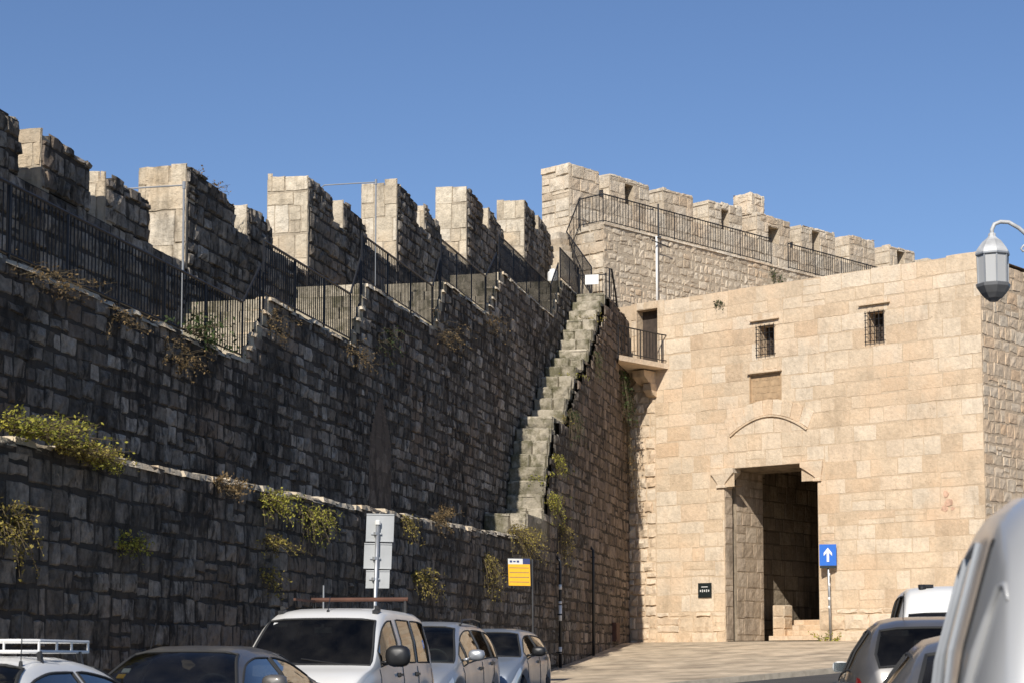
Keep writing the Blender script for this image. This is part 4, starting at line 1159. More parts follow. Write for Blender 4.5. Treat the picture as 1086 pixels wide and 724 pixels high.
q.tube(pts, .024, 10); q.tube([LC+V((.40, -.0, 6.44)), LC+V((.36, 0, 6.42)), LC+V((.34, 0, 6.45)), LC+V((.37, 0, 6.49)), LC+V((.5, 0, 6.46)), LC+V((1.06, 0, 6.20))], .014, 8)
q.build('arm', M['lamp_cap'], lp, smooth=True)
xd = V((1, .0, 0))
q = MB(); q.lathe(LC, [(.205, 6.385), (.20, 6.41), (.185, 6.44), (.16, 6.475), (.12, 6.53), (.06, 6.58), (.045, 6.60), (.045, 6.63), (.02, 6.645)], 8, xdir=xd); q.build('cap', M['lamp_cap'], lp)
q = MB(); q.lathe(LC, [(.172, 6.02), (.18, 6.385)], 8, xdir=xd); q.build('glass', M['frost'], lp)
q = MB()
for k in range(8):
    a = 2*math.pi*k/8; dv = V((math.cos(a), math.sin(a), 0))
    q.bar(LC+dv*.176+UP*6.01, LC+dv*.184+UP*6.39, .016)
q.lathe(LC, [(.2, 6.365), (.205, 6.372), (.205, 6.39), (.2, 6.395)], 8, xdir=xd)
q.build('cage', M['grey_paint'], lp)
q = MB(); q.lathe(LC, [(.19, 6.03), (.205, 6.02), (.2, 5.985), (.15, 5.91), (.10, 5.855), (.085, 5.85), (.05, 5.82), (.03, 5.815)], 8, xdir=xd); q.build('base', M['lamp_base'], lp)
# ------------------------------------------------------------------ cars
def paint(name, col, metal=.0, rough=.32, dusty=.25):
    m, t, b = newmat(name); N, L = t.nodes.new, t.links.new
    tc = N("ShaderNodeTexCoord"); nz = N("ShaderNodeTexNoise"); nz.inputs["Scale"].default_value = 2.3; nz.inputs["Detail"].default_value = 8; L(tc.outputs["Object"], nz.inputs["Vector"])
    mr = N("ShaderNodeMapRange"); mr.inputs[1].default_value = .35; mr.inputs[2].default_value = .75; mr.inputs[3].default_value = 0; mr.inputs[4].default_value = dusty; L(nz.outputs["Fac"], mr.inputs[0])
    mx = N("ShaderNodeMix"); mx.data_type = 'RGBA'; L(mr.outputs[0], mx.inputs[0]); mx.inputs[6].default_value = (*col, 1); mx.inputs[7].default_value = (.30, .26, .20, 1)
    L(mx.outputs[2], b.inputs["Base Color"])
    b.inputs["Metallic"].default_value = metal; b.inputs["Coat Weight"].default_value = .6; b.inputs["Coat Roughness"].default_value = .12
    m2 = N("ShaderNodeMapRange"); m2.inputs[1].default_value = .3; m2.inputs[2].default_value = .7; m2.inputs[3].default_value = rough; m2.inputs[4].default_value = rough+.22; L(nz.outputs["Fac"], m2.inputs[0]); L(m2.outputs[0], b.inputs["Roughness"])
    return m
def glass_mat(name, tint, refl=.75):
    m, t, b = newmat(name); N, L = t.nodes.new, t.links.new
    t.nodes.remove(b)
    tr = N("ShaderNodeBsdfTransparent"); tr.inputs[0].default_value = (*tint, 1)
    gl = N("ShaderNodeBsdfGlossy"); gl.inputs["Roughness"].default_value = .03; gl.inputs[0].default_value = (.95, .95, .95, 1)
    lw_ = N("ShaderNodeLayerWeight"); lw_.inputs[0].default_value = .5
    pw_ = N("ShaderNodeMath"); pw_.operation = 'POWER'; L(lw_.outputs["Facing"], pw_.inputs[0]); pw_.inputs[1].default_value = 3.0
    fr = N("ShaderNodeMapRange"); fr.inputs[3].default_value = .03; fr.inputs[4].default_value = refl; L(pw_.outputs[0], fr.inputs[0])
    df = N("ShaderNodeBsdfDiffuse"); df.inputs[0].default_value = (.25, .23, .2, 1)
    tc = N("ShaderNodeTexCoord"); nz = N("ShaderNodeTexNoise"); nz.inputs["Scale"].default_value = 3; nz.inputs["Detail"].default_value = 7; L(tc.outputs["Object"], nz.inputs["Vector"])
    mr = N("ShaderNodeMapRange"); mr.inputs[1].default_value = .35; mr.inputs[2].default_value = .8; mr.inputs[3].default_value = .005; mr.inputs[4].default_value = .06; L(nz.outputs["Fac"], mr.inputs[0])
    m1 = N("ShaderNodeMixShader"); L(fr.outputs[0], m1.inputs[0]); L(tr.outputs[0], m1.inputs[1]); L(gl.outputs[0], m1.inputs[2])
    m2 = N("ShaderNodeMixShader"); L(mr.outputs[0], m2.inputs[0]); L(m1.outputs[0], m2.inputs[1]); L(df.outputs[0], m2.inputs[2])
    L(m2.outputs[0], t.nodes["Material Output"].inputs[0])
    return m
M['glass'] = glass_mat('car_glass', (.30, .33, .33))
M['dark_glass'] = glass_mat('tinted_car_glass', (.08, .085, .085), .10)
M['screen'] = glass_mat('windscreen_glass', (.22, .25, .25), .22)
M['sedan_screen'] = glass_mat('reflective_windscreen_glass', (.30, .33, .33), .42)
M['side_refl'] = glass_mat('side_window_glass', (.25, .27, .27), .95)
M['chrome'] = simple('chrome', (.75, .75, .75), .12, 1.0)
M['seat'] = simple('seat_fabric', (.03, .03, .032), .9)
M['dash'] = simple('dashboard', (.02, .02, .02), .7)
M['lens'] = simple('headlamp_lens', (.55, .57, .58), .08, .3, coat=1.0)
M['tail'] = simple('tail_lamp', (.22, .012, .012), .15, .0, coat=1.0)
M['smoked'] = simple('smoked_tail_lamp', (.05, .008, .008), .12, 0, coat=1.0)
M['plate'] = simple('number_plate', (.72, .52, .06), .5)
M['tyre'] = M['rubber']; M['rim'] = simple('wheel_rim', (.45, .45, .46), .3, .9)
M['wheel_grey'] = simple('steering_leather', (.22, .21, .19), .6)

def pchip(pts):
    xs = [p[0] for p in pts]; ys = [p[1] for p in pts]; n = len(xs)
    h = [xs[i+1]-xs[i] for i in range(n-1)]; dl = [(ys[i+1]-ys[i])/h[i] for i in range(n-1)]
    d = [dl[0]]+[0 if dl[i-1]*dl[i] <= 0 else 2*dl[i-1]*dl[i]/(dl[i-1]+dl[i]) for i in range(1, n-1)]+[dl[-1]]
    def f(x):
        if x <= xs[0]: return ys[0]
        if x >= xs[-1]: return ys[-1]
        i = max(k for k in range(n-1) if xs[k] <= x); t_ = (x-xs[i])/h[i]
        return (ys[i]*(1+2*t_)*(1-t_)**2+h[i]*d[i]*t_*(1-t_)**2+ys[i+1]*t_*t_*(3-2*t_)+h[i]*d[i+1]*t_*t_*(t_-1))
    return f

def car(label, cat, loc, rz, P, name='parked_car', group=None):
    root = empty(name, loc, label, cat, group, rz)
    L_, Wd, H = P['L'], P['W'], P['H']; hw = Wd/2
    top, belt = pchip(P['top']), pchip(P['belt'])
    xwt, xwb, xrt, xrb = P['xwt'], P['xwb'], P['xrt'], P['xrb']
    wr = P['wr']; sill = .24; wheels = P['wheels']; rw = P.get('rw', .31)
    endp = P.get('endp', 5.0); endk = P.get('endk', .16)
    def plan(x):
        q = abs(x)/(L_/2); k = endk if x > 0 else P.get('endr', endk)
        return hw*(1-.035*q*q-k*q**(endp*2))
    def sect(x):
        zt = top(x); zb = min(belt(x), zt-.015); Wx = plan(x)
        zs = sill
        for wx in wheels:
            dx = abs(x-wx)
            if dx < rw+.07: zs = max(zs, math.sqrt((rw+.07)**2-dx*dx)+rw*.95)
        zs = min(zs, zb-.12)
        f = max(0.0, min(1.0, (zt-zb)/(H-P['zbelt'])))
        by = Wx-.03
        ry = by+(wr*(Wx/hw)-by)*f
        dr = .012+.075*f
        pts = [(Wx-.05, zs), (Wx-.005, zs+.06+.1*(zb-zs)), (Wx, zs+.5*(zb-zs)), (Wx-.006, zs+.8*(zb-zs)), (by, zb)]
        bulge = .028*f
        for g in (.07, .48, .9):
            pts.append((by+(ry-by)*g+bulge*math.sin(math.pi*g), zb+(zt-dr-zb)*g))
        pts.append((ry, zt-dr)); 
        pts.append((ry-.035-.05*f*.6, zt-dr*.42)); pts.append((ry*.68, zt-dr*.10)); pts.append((ry*.34, zt-dr*.02)); pts.append((0, zt))
        return pts
    keys = sorted(set([round(v, 4) for v in [xwt, xwb, xrt, xrb, -L_/2, L_/2, -L_/2+.03, L_/2-.03, -L_/2+.08, L_/2-.08]+[e for w in P['side'] for e in w]+P.get('keys', [])]))
    xs = []
    for a, b in zip(keys, keys[1:]):
        n = max(1, int(math.ceil((b-a)/.11)))
        xs += [a+(b-a)*k/n for k in range(n)]
    xs.append(keys[-1])
    NP = 13
    ring = []
    vv = []
    for x in xs:
        h_ = sect(x)
        full = [(x, y, z) for y, z in h_]+[(x, -y, z) for y, z in h_[-2::-1]]
        ring.append(list(range(len(vv), len(vv)+len(full)))); vv += full
    NF_ = 2*NP-1
    def evalp(x, t, side=1, o=0.0):
        h_ = sect(x); i = min(int(t), NP-2); f = t-i
        y = h_[i][0]+(h_[i+1][0]-h_[i][0])*f; z = h_[i][1]+(h_[i+1][1]-h_[i][1])*f
        ty, tz = h_[i+1][0]-h_[i][0], h_[i+1][1]-h_[i][1]; l = math.hypot(ty, tz) or 1
        return V((x, side*(y+tz/l*o), z-ty/l*o))
    body = []; groups = {}
    for i in range(len(xs)-1):
        xm = (xs[i]+xs[i+1])/2
        for j in range(NF_-1):
            hj = j if j < NP-1 else (NF_-2-j)
            f = (ring[i][j], ring[i+1][j], ring[i+1][j+1], ring[i][j+1])
            g = None
            if hj >= 9 and xwt < xm < xwb: g = ('windscreen', 0)
            elif hj >= 9 and xrb < xm < xrt and P.get('rear_glass', True): g = ('rear_window', 0)
            elif 5 <= hj <= 6:
                for k, (a, b) in enumerate(P['side']):
                    if a < xm < b: g = ('side_window', (1 if j < NP else -1)*(k+1))
            if g: groups.setdefault(g, []).append(f)
            else: body.append(f)
    def sub(faces, nm, mat, smooth=True, parent=root, caps=()):
        mb = MB(); mp = {}
        for f in list(faces)+list(caps):
            for i in f:
                if i not in mp: mp[i] = mb.vert(vv[i])
            mb.face([mp[i] for i in f])
        return mb.build(nm, mat, parent, smooth=smooth, local=True, recalc=False)
    bo = sub(body, 'body', P['paint'], caps=[tuple(ring[0]), tuple(ring[-1][::-1])])
    def seal(faces, nm, parent, r=.012, mat=None):
        cnt = {}
        for f in faces:
            for k in range(4):
                a, b = f[k], f[(k+1) % 4]
                if vv[a] == vv[b]: continue
                e = (min(a, b), max(a, b)); cnt[e] = cnt.get(e, 0)+1
        nxt = {}
        for (a, b), c in cnt.items():
            if c == 1: nxt.setdefault(a, []).append(b); nxt.setdefault(b, []).append(a)
        mb = MB(); seen = set()
        for st_ in nxt:
            if st_ in seen: continue
            loop = [st_]; seen.add(st_); cur = st_
            while True:
                c = [q for q in nxt[cur] if q not in seen]
                if not c: break
                cur = c[0]; seen.add(cur); loop.append(cur)
            if len(loop) > 3: mb.tube([vv[i] for i in loop], r, 5, closed=True)
        mb.build(nm, mat or M['rubber'], parent, local=True)
    for (nm, k), fs in groups.items():
        gm_ = P.get('glass', 'screen') if nm == 'windscreen' else P.get('side_glass', 'side_refl')
        o = sub(fs, nm, M[gm_]); seal(fs, 'seal', o, .016 if nm == 'windscreen' else .013)
    # underside + interior
    q = MB(); q.box((0, 0, .30), (L_/2-.15, 0, 0), (0, hw-.22, 0), (0, 0, .09)); q.build('chassis', M['rubber'], root, local=True)
    zi = P['zbelt']
    q = MB(); q.box(((xwb+xrb)/2-.1, 0, zi*.5), ((xwb-xrb)/2-.35, 0, 0), (0, hw-.16, 0), (0, 0, .05))
    q.box((xwb-.30, 0, zi-.09), (.2, 0, 0), (0, hw-.17, 0), (0, 0, .07))
    q.build('dashboard', M['dash'], root, local=True)
    for sx in (xwt-.35, xwt-1.25):
        for sy in (-.37, .37):
            lim_ = min(top(sx-.13), top(sx-.2))-.17; k_ = min(1.0, max(.3, (lim_-zi*.5)/.91))
            q = MB(); q.box((sx+.22, sy, zi*.5+.12), (.25, 0, 0), (0, .24, 0), (0, 0, .08))
            q.box((sx-.04, sy, zi*.5+.42*k_), (.06, 0, .02), (0, .23, 0), (-.08, 0, .30*k_)); q.box((sx-.13, sy, zi*.5+.82*k_), (.045, 0, 0), (0, .13, 0), (0, 0, .09*k_))
            if sx-.3 > xrb: q.build('seat', M['seat'], root, local=True)
    q = MB(); c = V((xwb-.52, .37, zi+.02)); axn = V((-.85, 0, .5)).normalized(); yy = V((0, 1, 0)); zz_ = axn.cross(yy)
    q.tube([c+yy*.19*math.cos(a)+zz_*.19*math.sin(a) for a in [2*math.pi*k/20 for k in range(20)]], .017, 6, closed=True); q.bar(c-yy*.18, c+yy*.18, .04, .02); q.build('steering_wheel', M['wheel_grey'] if P.get('pale_wheel') else M['dash'], root, local=True)
    # wheels
    for wx in wheels:
        for sd_ in (1, -1):
            q = MB(); q.lathe((wx, sd_*(hw-.21), rw), [(rw*.62, 0), (rw*.97, .0), (rw, .03), (rw, .15), (rw*.96, .19), (rw*.64, .195)], 24, axis=V((0, sd_, 0))); w = q.build('wheel', M['tyre'], root, local=True)
            q = MB(); q.lathe((wx, sd_*(hw-.21), rw), [(rw*.63, .10), (rw*.63, .185), (rw*.55, .19), (rw*.5, .165), (rw*.15, .17), (rw*.12, .19)], 20, axis=V((0, sd_, 0))); q.build('rim', M['rim'], w, local=True)
    # seams, handles
    for i, x in enumerate(P.get('seams', [])):
        for sd_ in (1, -1):
            q = MB(); q.tube([evalp(x, t_/4, sd_, .001) for t_ in range(1, 20 if P.get('seam_full') else 17)], .006, 4); q.build('door_seam', M['rubber'], bo, local=True)
    for x in P.get('handles', []):
        for sd_ in (1, -1):
            q = MB(); c = evalp(x, 3.35, sd_, .02); q.box(c, (.09, 0, .0), (0, .014, 0), (0, 0, .016)); q.box(evalp(x, 3.35, sd_, .004), (.07, 0, 0), (0, .006, 0), (0, 0, .028)); q.build('door_handle', P.get('handle_mat', M['black_plastic']), root, local=True)
    def patch(x0, x1, t0, t1, sd_, mat, nm, o=.006, nx=6, nt_=6, shape=None):
        q = MB(); g = []
        for i in range(nx+1):
            row = []
            for j in range(nt_+1):
                fx, ft = i/nx, j/nt_
                a, b = (shape(fx, ft) if shape else (fx, ft))
                row.append(q.vert(evalp(x0+(x1-x0)*a, t0+(t1-t0)*b, sd_, o)))
            g.append(row)
        for i in range(nx):
            for j in range(nt_): q.face((g[i][j], g[i+1][j], g[i+1][j+1], g[i][j+1]))
        return q.build(nm, mat, root, smooth=True, local=True)
    P['_eval'] = evalp; P['_patch'] = patch
    for sd_ in (1, -1):
        patch(L_/2-.42, L_/2-.04, 2.3, 3.9, sd_, M['lens'], 'headlight', shape=lambda a, b: (a*(.35+.65*(1-b*.0)) if False else a, .2*(1-a)+b*(1-.2*(1-a))))
        if P.get('tail', True): patch(-L_/2+.02, -L_/2+.22, 2.6, 4.0, sd_, M['tail'], 'tail_light')
    q = MB(); q.box((L_/2+.004, 0, .38), (.012, 0, 0), (0, .26, 0), (0, 0, .055)); q.build('number_plate', M['plate'], root, local=True)
    q = MB(); q.box((L_/2-.01, 0, .56), (.03, 0, 0), (0, hw*.55, 0), (0, 0, .05)); q.box((L_/2-.02, 0, .27), (.03, 0, 0), (0, hw*.6, 0), (0, 0, .05)); q.build('grille', M['black_plastic'], root, local=True)
    q = MB(); q.box((-L_/2-.004, 0, P.get('rplate', .62)), (.012, 0, 0), (0, .26, 0), (0, 0, .055)); q.build('number_plate', M['plate'], root, local=True)
    # wipers
    q = MB()
    for y in (-.1, .45):
        q.tube([(lambda p: p+V((0, 0, .018)))(V((x_, y-.55*f_, top(x_)-.01-.02*abs(y-.55*f_)))) for f_, x_ in ((0, xwb-.02), (.5, xwb-.07), (1, xwb-.12))], .009, 5)
    q.build('wipers', M['black_plastic'], root, local=True)
    # mirrors
    mm = P.get('mirror', M['black_plastic'])
    for sd_ in (1, -1):
        ms = P.get('msize', 1.0); mx_ = P.get('xm', xwb-.42); c = V((mx_, sd_*(hw+P.get('mo', .13)), P['zbelt']+.10+(ms-1)*.08))
        q = MB()
        prof = []
        nlat, nlon = 8, 14; idx = []
        for a in range(nlat+1):
            th_ = math.pi*a/nlat; row = []
            for b in range(nlon):
                ph_ = 2*math.pi*b/nlon
                sx_, sy_, sz_ = (math.copysign(abs(v)**.7, v) for v in (math.cos(th_), math.sin(th_)*math.cos(ph_), math.sin(th_)*math.sin(ph_)))
                row.append(q.vert(c+V((max(sx_, -.35)*.085*ms, sy_*.125*ms, sz_*.085*ms*(1.25 if ms > 1.1 else 1)))))
            idx.append(row)
        for a in range(nlat):
            for b in range(nlon): q.face((idx[a][b], idx[a+1][b], idx[a+1][(b+1) % nlon], idx[a][(b+1) % nlon]))
        q.bar(c-V((-.0, sd_*.1, .05)), V((mx_+.03, sd_*(hw-.06), P['zbelt']+.03)), .05, .04)
        mo = q.build('mirror', mm, root, smooth=True, local=True)
        q = MB(); q.box(c+V((-.034*ms, 0, 0)), (.002, 0, 0), (0, .105*ms, 0), (0, 0, .068*ms)); q.build('mirror_glass', M['chrome'], mo, local=True)
    return root

def place(fwd_az, wt_xy, xwt):
    """origin so that the windscreen's top edge stands at wt_xy; fwd_az clockwise from +Y"""
    f = V((math.sin(R(fwd_az)), math.cos(R(fwd_az)), 0)); p = V((wt_xy[0], wt_xy[1], 0))-f*xwt
    return V((p.x, p.y, gz(p.x, p.y)+.004)), math.atan2(f.y, f.x)
def place_rear(fwd_az, corner, L_, Wd):
    f = V((math.sin(R(fwd_az)), math.cos(R(fwd_az)), 0)); r = V((f.y, -f.x, 0)); p = V((corner[0], corner[1], 0))+f*L_/2+r*Wd/2
    return V((p.x, p.y, gz(p.x, p.y)+.004)), math.atan2(f.y, f.x)

G1 = 'cars parked along the wall'; G2 = 'cars parked along the right side of the street'
FACE = 190.5
sedan = dict(L=4.4, W=1.72, H=1.40, zbelt=.93, wr=.56,
    top=[(-2.2, .62), (-2.17, .82), (-2.1, .93), (-1.9, 1.0), (-1.45, 1.03), (-.75, 1.335), (-.3, 1.395), (.1, 1.395), (.48, 1.335), (1.18, .96), (1.6, .87), (1.95, .78), (2.12, .66), (2.2, .45)],
    belt=[(-2.2, .58), (-2.0, .86), (-1.5, .96), (.4, .92), (1.2, .87), (1.8, .74), (2.2, .42)],
    xwt=.48, xwb=1.18, xrt=-.75, xrb=-1.45, side=[(-1.15, -.28), (-.20, .93)], wheels=[1.35, -1.25], seams=[-.24, .98, -1.0], handles=[-.1, -.95])
def car_white_rack():
    P = dict(sedan); P['paint'] = M['p_white']; P['mirror'] = M['p_white']; P['H'] = 1.40
    loc, rz = place(FACE, (-4.03, 13.7), P['xwt'])
    r = car('white car with a tubular roof rack, cut by the left edge of the frame', 'car', loc, rz, P, group=G1)
    k = MB()
    # basket rack on the roof
    x0, x1, w, zb, zt = -.78, .22, .48, 1.43, 1.51
    for z in (zb, zt):
        k.tube([(x0, -w, z), (x0, w, z), (x1-.1, w, z), (x1, w*.8, z), (x1, -w*.8, z), (x1-.1, -w, z)], .013, 6, closed=True)
    for f in (0, .35, .65, 1):
        x = x0+(x1-.1-x0)*f; k.tube([(x, -w, zb), (x, w, zb)], .011, 6)
        for y in (-w, w): k.tube([(x, y, zb), (x, y, zt)], .010, 6)
    for y in (-.25, 0, .25): k.tube([(x0, y, zb), (x1, y, zb)], .009, 6); k.tube([(x1, y, zb), (x1, y, zt)], .009, 6)
    rk = k.build('roof_rack', M['white_paint'], r, local=True)
    for x in (-.6, .12):
        for y in (-w, w):
            q = MB(); q.bar((x, y, zb), (x, y*1.06, 1.30), .03, .035); q.build('rack_foot', M['black_plastic'], rk, local=True)
    q = MB(); q.tube([(.42, .48, 1.33), (.40, .48, 1.72)], .004, 5); q.lathe((.42, .48, 1.32), [(.018, 0), (.012, .04)], 8); q.build('antenna', M['black_plastic'], r, local=True)
def car_sedan():
    P = dict(sedan); P['paint'] = M['p_grey']; P['glass'] = 'sedan_screen'; P['mirror'] = M['p_grey']
    loc, rz = place(FACE, (-3.18, 18.5), P['xwt'])
    r = car('dusty dark grey sedan parked between the white car with the rack and the white van', 'car', loc, rz, P, group=G1)
    q = MB(); q.tube([(.36, -.42, 1.36), (.22, -.42, 1.62)], .004, 5); q.build('antenna', M['black_plastic'], r, local=True)
    for k_, (x, y) in enumerate(((.78, -.50), (.86, -.52))):
        q = MB(); z = pchip(P['top'])(x)-.018; q.box((x, y, z-.02), (.03, 0, -.018), (0, .04, 0), (.003, 0, .004)); q.build('windscreen_sticker', M['yellow'] if k_ else M['pale_print'], r, local=True)
def car_van():
    P = dict(L=4.15, W=1.76, H=1.79, zbelt=1.06, wr=.70, paint=M['p_white'],
        top=[(-2.07, .7), (-2.05, 1.0), (-1.98, 1.6), (-1.85, 1.74), (-1.4, 1.785), (-.3, 1.79), (.2, 1.755), (.52, 1.64), (1.22, 1.075), (1.6, .98), (1.9, .84), (2.04, .66), (2.07, .45)],
        belt=[(-2.07, .65), (-2.0, 1.0), (-1.6, 1.06), (.6, 1.05), (1.25, .99), (1.7, .84), (2.07, .42)],
        xwt=.52, xwb=1.22, xrt=-1.9, xrb=-2.03, side=[(-1.75, -1.0), (-.9, -.22), (.02, .92)], wheels=[1.3, -1.3], rw=.32,
        seams=[-.14, .98, -.95], handles=[.1, -.85], msize=1.25, xm=.74, glass='dark_glass', side_glass='glass', endk=.12, endr=.03)
    loc, rz = place(FACE, (-2.33, 23.3), P['xwt'])
    r = car('white van with a rusty roof crossbar and big black mirrors, parked beside the dark wall', 'van', loc, rz, P, name='parked_van', group=G1)
    q = MB(); q.tube([(-1.2, -.66, 1.93), (-1.2, .66, 1.93)], .028, 8); q.bar((-1.5, -.62, 1.91), (-.3, -.62, 1.91), .03); rb = q.build('roof_crossbar', M['rust'], r, local=True)
    for y in (-.62, .62):
        q = MB(); q.bar((-1.2, y, 1.74), (-1.2, y, 1.95), .03); q.build('crossbar_foot', M['black_plastic'], rb, local=True)
        q = MB(); q.box((.25, y*.98, 1.735), (.07, 0, -.01), (0, .035, 0), (0, 0, .02)); q.box((.22, y*.98, 1.77), (.05, 0, .01), (0, .02, 0), (0, 0, .025)); q.build('rack_foot', M['black_plastic'], r, local=True)
    q = MB(); q.tube([(-1.9, -.7, 1.7), (-1.9, -.7, 2.15)], .012, 6); q.build('antenna', M['grey_paint'], r, local=True)
    q = MB(); q.tube([(.30, 0, 1.735), (.10, -.03, 1.93)], .006, 5); q.lathe((.30, 0, 1.725), [(.022, 0), (.015, .03)], 8); q.build('antenna', M['black_plastic'], r, local=True)
    q = MB(); q.box((.50, 0, 1.50), (.02, 0, 0), (0, .11, 0), (0, 0, .035)); q.box((.52, .0, 1.55), (.01, 0, 0), (0, .02, 0), (0, 0, .03)); q.build('rear_view_mirror', M['pale_print'], r, local=True)
    q = MB(); q.box((.60, -.52, 1.565), (.03, 0, -.024), (0, .09, 0), (.003, 0, .004)); q.build('windscreen_sticker', M['pale_print'], r, local=True)
def car_mpv():
    P = dict(L=4.3, W=1.75, H=1.60, zbelt=.98, wr=.61, paint=M['p_silver'], mirror=M['p_silver'], handle_mat=M['black_plastic'], pale_wheel=True,
        top=[(-2.15, .65), (-2.12, .95), (-2.0, 1.2), (-1.72, 1.48), (-1.4, 1.56), (-.5, 1.60), (.0, 1.595), (.45, 1.51), (1.35, .975), (1.65, .89), (1.95, .78), (2.1, .62), (2.15, .45)],
        belt=[(-2.15, .6), (-2.0, .98), (-1.5, 1.02), (.4, .95), (1.35, .86), (1.8, .74), (2.15, .42)],
        xwt=.45, xwb=1.35, xrt=-1.72, xrb=-2.05, side=[(-1.75, -1.18), (-1.1, -.32), (-.22, .68), (.74, 1.05)], wheels=[1.4, -1.25], seams=[-.27, 1.08, -1.14], handles=[-.1, -1.0])
    loc, rz = place(FACE, (-1.42, 28.5), P['xwt'])
    r = car('silver people carrier with black roof rails, parked right behind the white van', 'car', loc, rz, P, group=G1)
    for y in (-.60, .60):
        q = MB(); q.tube([(-1.45, y*.94, 1.52), (-1.35, y*.96, 1.61), (-.6, y, 1.64), (.0, y*.98, 1.61), (.12, y*.96, 1.54)], .018, 8); q.build('roof_rail', M['black_plastic'], r, smooth=True, local=True)
def car_hatch():
    P = dict(L=3.85, W=1.66, H=1.43, zbelt=.92, wr=.57, paint=M['p_blue'], mirror=M['black_plastic'],
        top=[(-1.92, .6), (-1.9, .85), (-1.8, 1.08), (-1.45, 1.33), (-1.1, 1.40), (-.3, 1.43), (.1, 1.42), (.42, 1.35), (1.12, .93), (1.45, .85), (1.75, .73), (1.88, .6), (1.92, .45)],
        belt=[(-1.92, .55), (-1.8, .92), (-1.3, .96), (.4, .91), (1.15, .84), (1.6, .72), (1.92, .42)],
        xwt=.42, xwb=1.12, xrt=-1.45, xrb=-1.82, side=[(-1.32, -.3), (-.2, .88)], wheels=[1.22, -1.2], rw=.29, seams=[-.25, .93, -1.1], handles=[-.08, -.95])
    loc, rz = place(FACE, (-.43, 33.0), P['xwt'])
    r = car('small pale blue-grey hatchback, the last car along the wall towards the gate', 'car', loc, rz, P, group=G1)
    q = MB(); q.tube([(.30, -.4, 1.37), (.1, -.4, 1.58)], .004, 5); q.build('antenna', M['black_plastic'], r, local=True)
# right-hand row, seen from behind
def car_near():
    P = dict(L=4.3, W=1.80, H=1.90, zbelt=1.10, wr=.72, paint=M['p_nsilver'], mirror=M['black_plastic'],
        top=[(-2.15, .7), (-2.13, 1.0), (-2.06, 1.55), (-1.92, 1.78), (-1.6, 1.865), (-1.0, 1.90), (.0, 1.88), (.45, 1.76), (1.25, 1.08), (1.65, .98), (1.95, .82), (2.1, .62), (2.15, .45)],
        belt=[(-2.15, .65), (-2.05, 1.05), (-1.6, 1.11), (.5, 1.09), (1.3, 1.0), (1.8, .84), (2.15, .42)],
        xwt=.45, xwb=1.25, xrt=-1.95, xrb=-2.1, side=[(-1.15, -.5), (-.4, .1), (.2, .95)], wheels=[1.35, -1.3], rw=.33, seams=[-.1, 1.0, -1.72], seam_full=True, handles=[.1, -.7], tail=False, endr=.07, glass='glass', side_glass='glass')
    f_az = P_NEAR[2]
    loc, rz = place_rear(f_az, P_NEAR[:2], P['L'], P['W'])
    r = car('tall silver van close to the camera at the right edge, seen from its rear corner', 'van', loc, rz, P, name='parked_van', group=G2)
    ev, pa = P['_eval'], P['_patch']
    for o_ in list(bpy.data.objects):
        if o_.name.startswith('seal') and o_.parent and o_.parent.parent == r and o_.parent.name.startswith('rear_window'): bpy.data.objects.remove(o_); continue
        if o_.name.startswith('seal') and o_.parent and o_.parent.parent == r: o_.data.materials[0] = M['grey_paint']
    for sd_ in (1, -1):
        pa(-2.11, -1.93, 2.6, 4.9, sd_, M['smoked'], 'tail_light', o=.008, nx=6, nt_=14, shape=lambda a, b: (.15+a*(.85*(1-b**2.2)), b))
        q = MB(); q.tube([ev(-1.76-.26*(k/16)**2.2, 2.0+5.6*k/16, sd_, .0) for k in range(17)], [.02]*13+[.016, .012, .008, .004], 8); q.build('body_crease', P['paint'], r, smooth=True, local=True)
        q = MB(); q.tube([ev(-1.62-.10*(k/21)**2*(1 if k < 15 else 1), 1.0+k*.3, sd_, .001) for k in range(0, 22)], .0065, 6); q.build('tailgate_seam', M['rubber'], r, local=True)
def car_small_right():
    P = dict(sedan); P.update(L=3.9, H=1.44, paint=M['p_grey2'], mirror=M['black_plastic'], zbelt=.94, wr=.56,
        top=[(-1.95, .6), (-1.93, .85), (-1.85, 1.05), (-1.55, 1.33), (-1.2, 1.41), (-.4, 1.44), (.1, 1.42), (.42, 1.35), (1.12, .93), (1.45, .85), (1.78, .73), (1.9, .6), (1.95, .45)],
        belt=[(-1.95, .55), (-1.85, .92), (-1.3, .96), (.4, .91), (1.15, .84), (1.6, .72), (1.95, .42)],
        xwt=.42, xwb=1.12, xrt=-1.55, xrb=-1.86, side=[(-1.32, -.3), (-.2, .88)], wheels=[1.22, -1.2], rw=.29, seams=[-.25, .93, -1.1], handles=[-.08, -.95])
    loc, rz = place_rear(9, P_SMALL, P['L'], P['W'])
    car('small grey hatchback seen from behind, parked just beyond the near silver van', 'car', loc, rz, P, group=G2)
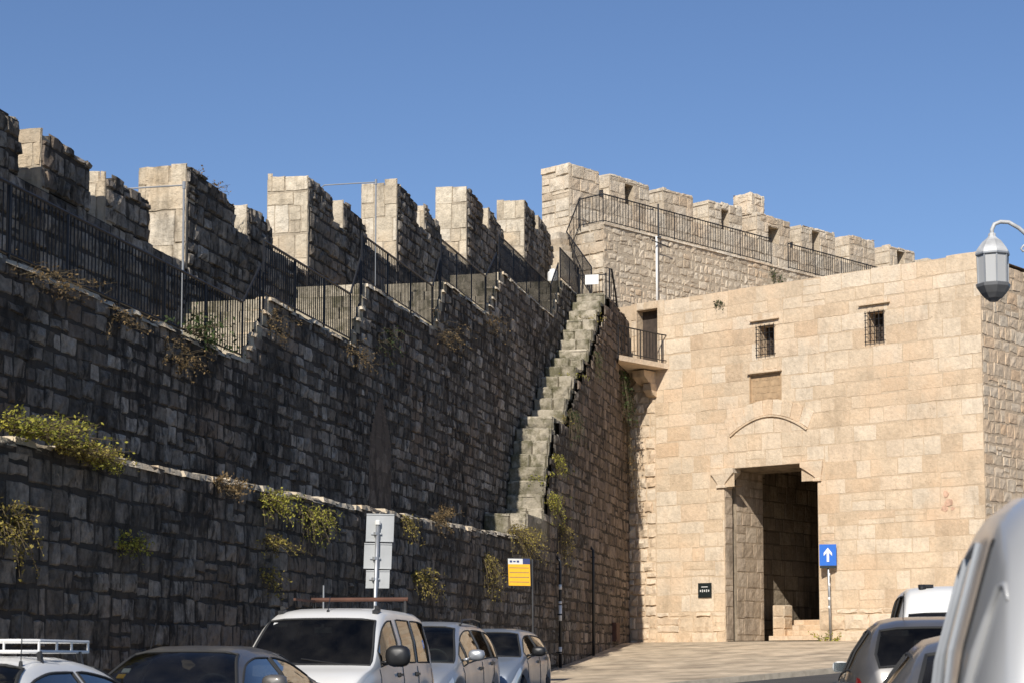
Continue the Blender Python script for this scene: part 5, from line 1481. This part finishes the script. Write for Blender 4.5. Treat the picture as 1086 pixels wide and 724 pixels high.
def car_dark_right():
    P = dict(L=4.3, W=1.78, H=1.54, zbelt=1.0, wr=.60, paint=M['p_grey'], mirror=M['p_white'],
        top=[(-2.15, .65), (-2.12, .95), (-2.02, 1.15), (-1.72, 1.42), (-1.4, 1.50), (-.5, 1.54), (.0, 1.53), (.45, 1.45), (1.3, .98), (1.65, .89), (1.95, .78), (2.1, .62), (2.15, .45)],
        belt=[(-2.15, .6), (-2.0, .98), (-1.5, 1.02), (.4, .96), (1.35, .88), (1.8, .74), (2.15, .42)],
        xwt=.45, xwb=1.3, xrt=-1.72, xrb=-2.06, side=[(-1.6, -1.1), (-1.0, -.32), (-.22, .95)], wheels=[1.4, -1.25], seams=[-.27, 1.0, -1.05], handles=[-.1, -.95], glass='dark_glass', side_glass='dark_glass', msize=.66, xm=.72, mo=-.05)
    loc, rz = place_rear(8, P_DARK, P['L'], P['W'])
    r = car('dark grey car with a white-capped mirror, parked on the right-hand side', 'car', loc, rz, P, group=G2)
    q = MB(); q.tube([(-1.25, .35, 1.50), (-1.45, .35, 1.72)], .004, 5); q.build('antenna', M['black_plastic'], r, local=True)
def car_white_right():
    P = dict(L=4.9, W=1.9, H=1.90, zbelt=1.2, wr=.78, paint=M['p_white'], mirror=M['black_plastic'],
        top=[(-2.45, .8), (-2.43, 1.1), (-2.34, 1.50), (-2.22, 1.76), (-1.9, 1.87), (-1.0, 1.90), (.2, 1.88), (.75, 1.76), (1.6, 1.15), (1.95, 1.0), (2.25, .82), (2.4, .62), (2.45, .45)],
        belt=[(-2.45, .75), (-2.35, 1.15), (-1.9, 1.21), (.8, 1.18), (1.6, 1.05), (2.1, .84), (2.45, .42)],
        xwt=.75, xwb=1.6, xrt=-2.34, xrb=-2.42, side=[(-2.0, -1.1), (-1.0, -.1), (.05, 1.2)], wheels=[1.6, -1.45], rw=.33, seams=[-.02, 1.25, -1.05], handles=[.2, -.9], endr=.05, glass='dark_glass', side_glass='dark_glass')
    loc, rz = place_rear(9, P_WHITE, P['L'], P['W'])
    r = car('white high-roofed van parked farthest along the right side, nearest to the gate', 'van', loc, rz, P, name='parked_van', group=G2)
    q = MB(); q.lathe((-2.05, .55, 1.83), [(.05, 0), (.05, .03), (.02, .06)], 10); q.box((-2.0, .5, 1.87), (.05, .02, 0), (-.02, .08, 0), (0, 0, .02)); q.build('roof_beacon', M['black_plastic'], r, local=True)
M['p_white'] = paint('white_car_paint', (.68, .67, .64), 0, .35, .18)
M['p_grey'] = paint('dusty_grey_car_paint', (.085, .082, .082), .35, .35, .35)
M['p_grey2'] = paint('grey_car_paint', (.075, .077, .085), .2, .4, .25)
M['p_silver'] = paint('silver_car_paint', (.36, .38, .41), .55, .34, .2)
M['p_nsilver'] = paint('light_silver_car_paint', (.40, .40, .395), .25, .38, .12)
M['p_blue'] = paint('pale_blue_car_paint', (.20, .235, .29), .4, .34, .2)
P_NEAR = (.945, 4.3, 11.4); P_SMALL = (2.02, 10.6); P_DARK = (2.82, 16.0); P_WHITE = (5.05, 25.0)
car_white_rack(); car_sedan(); car_van(); car_mpv(); car_hatch()
car_near(); car_small_right(); car_dark_right(); car_white_right()
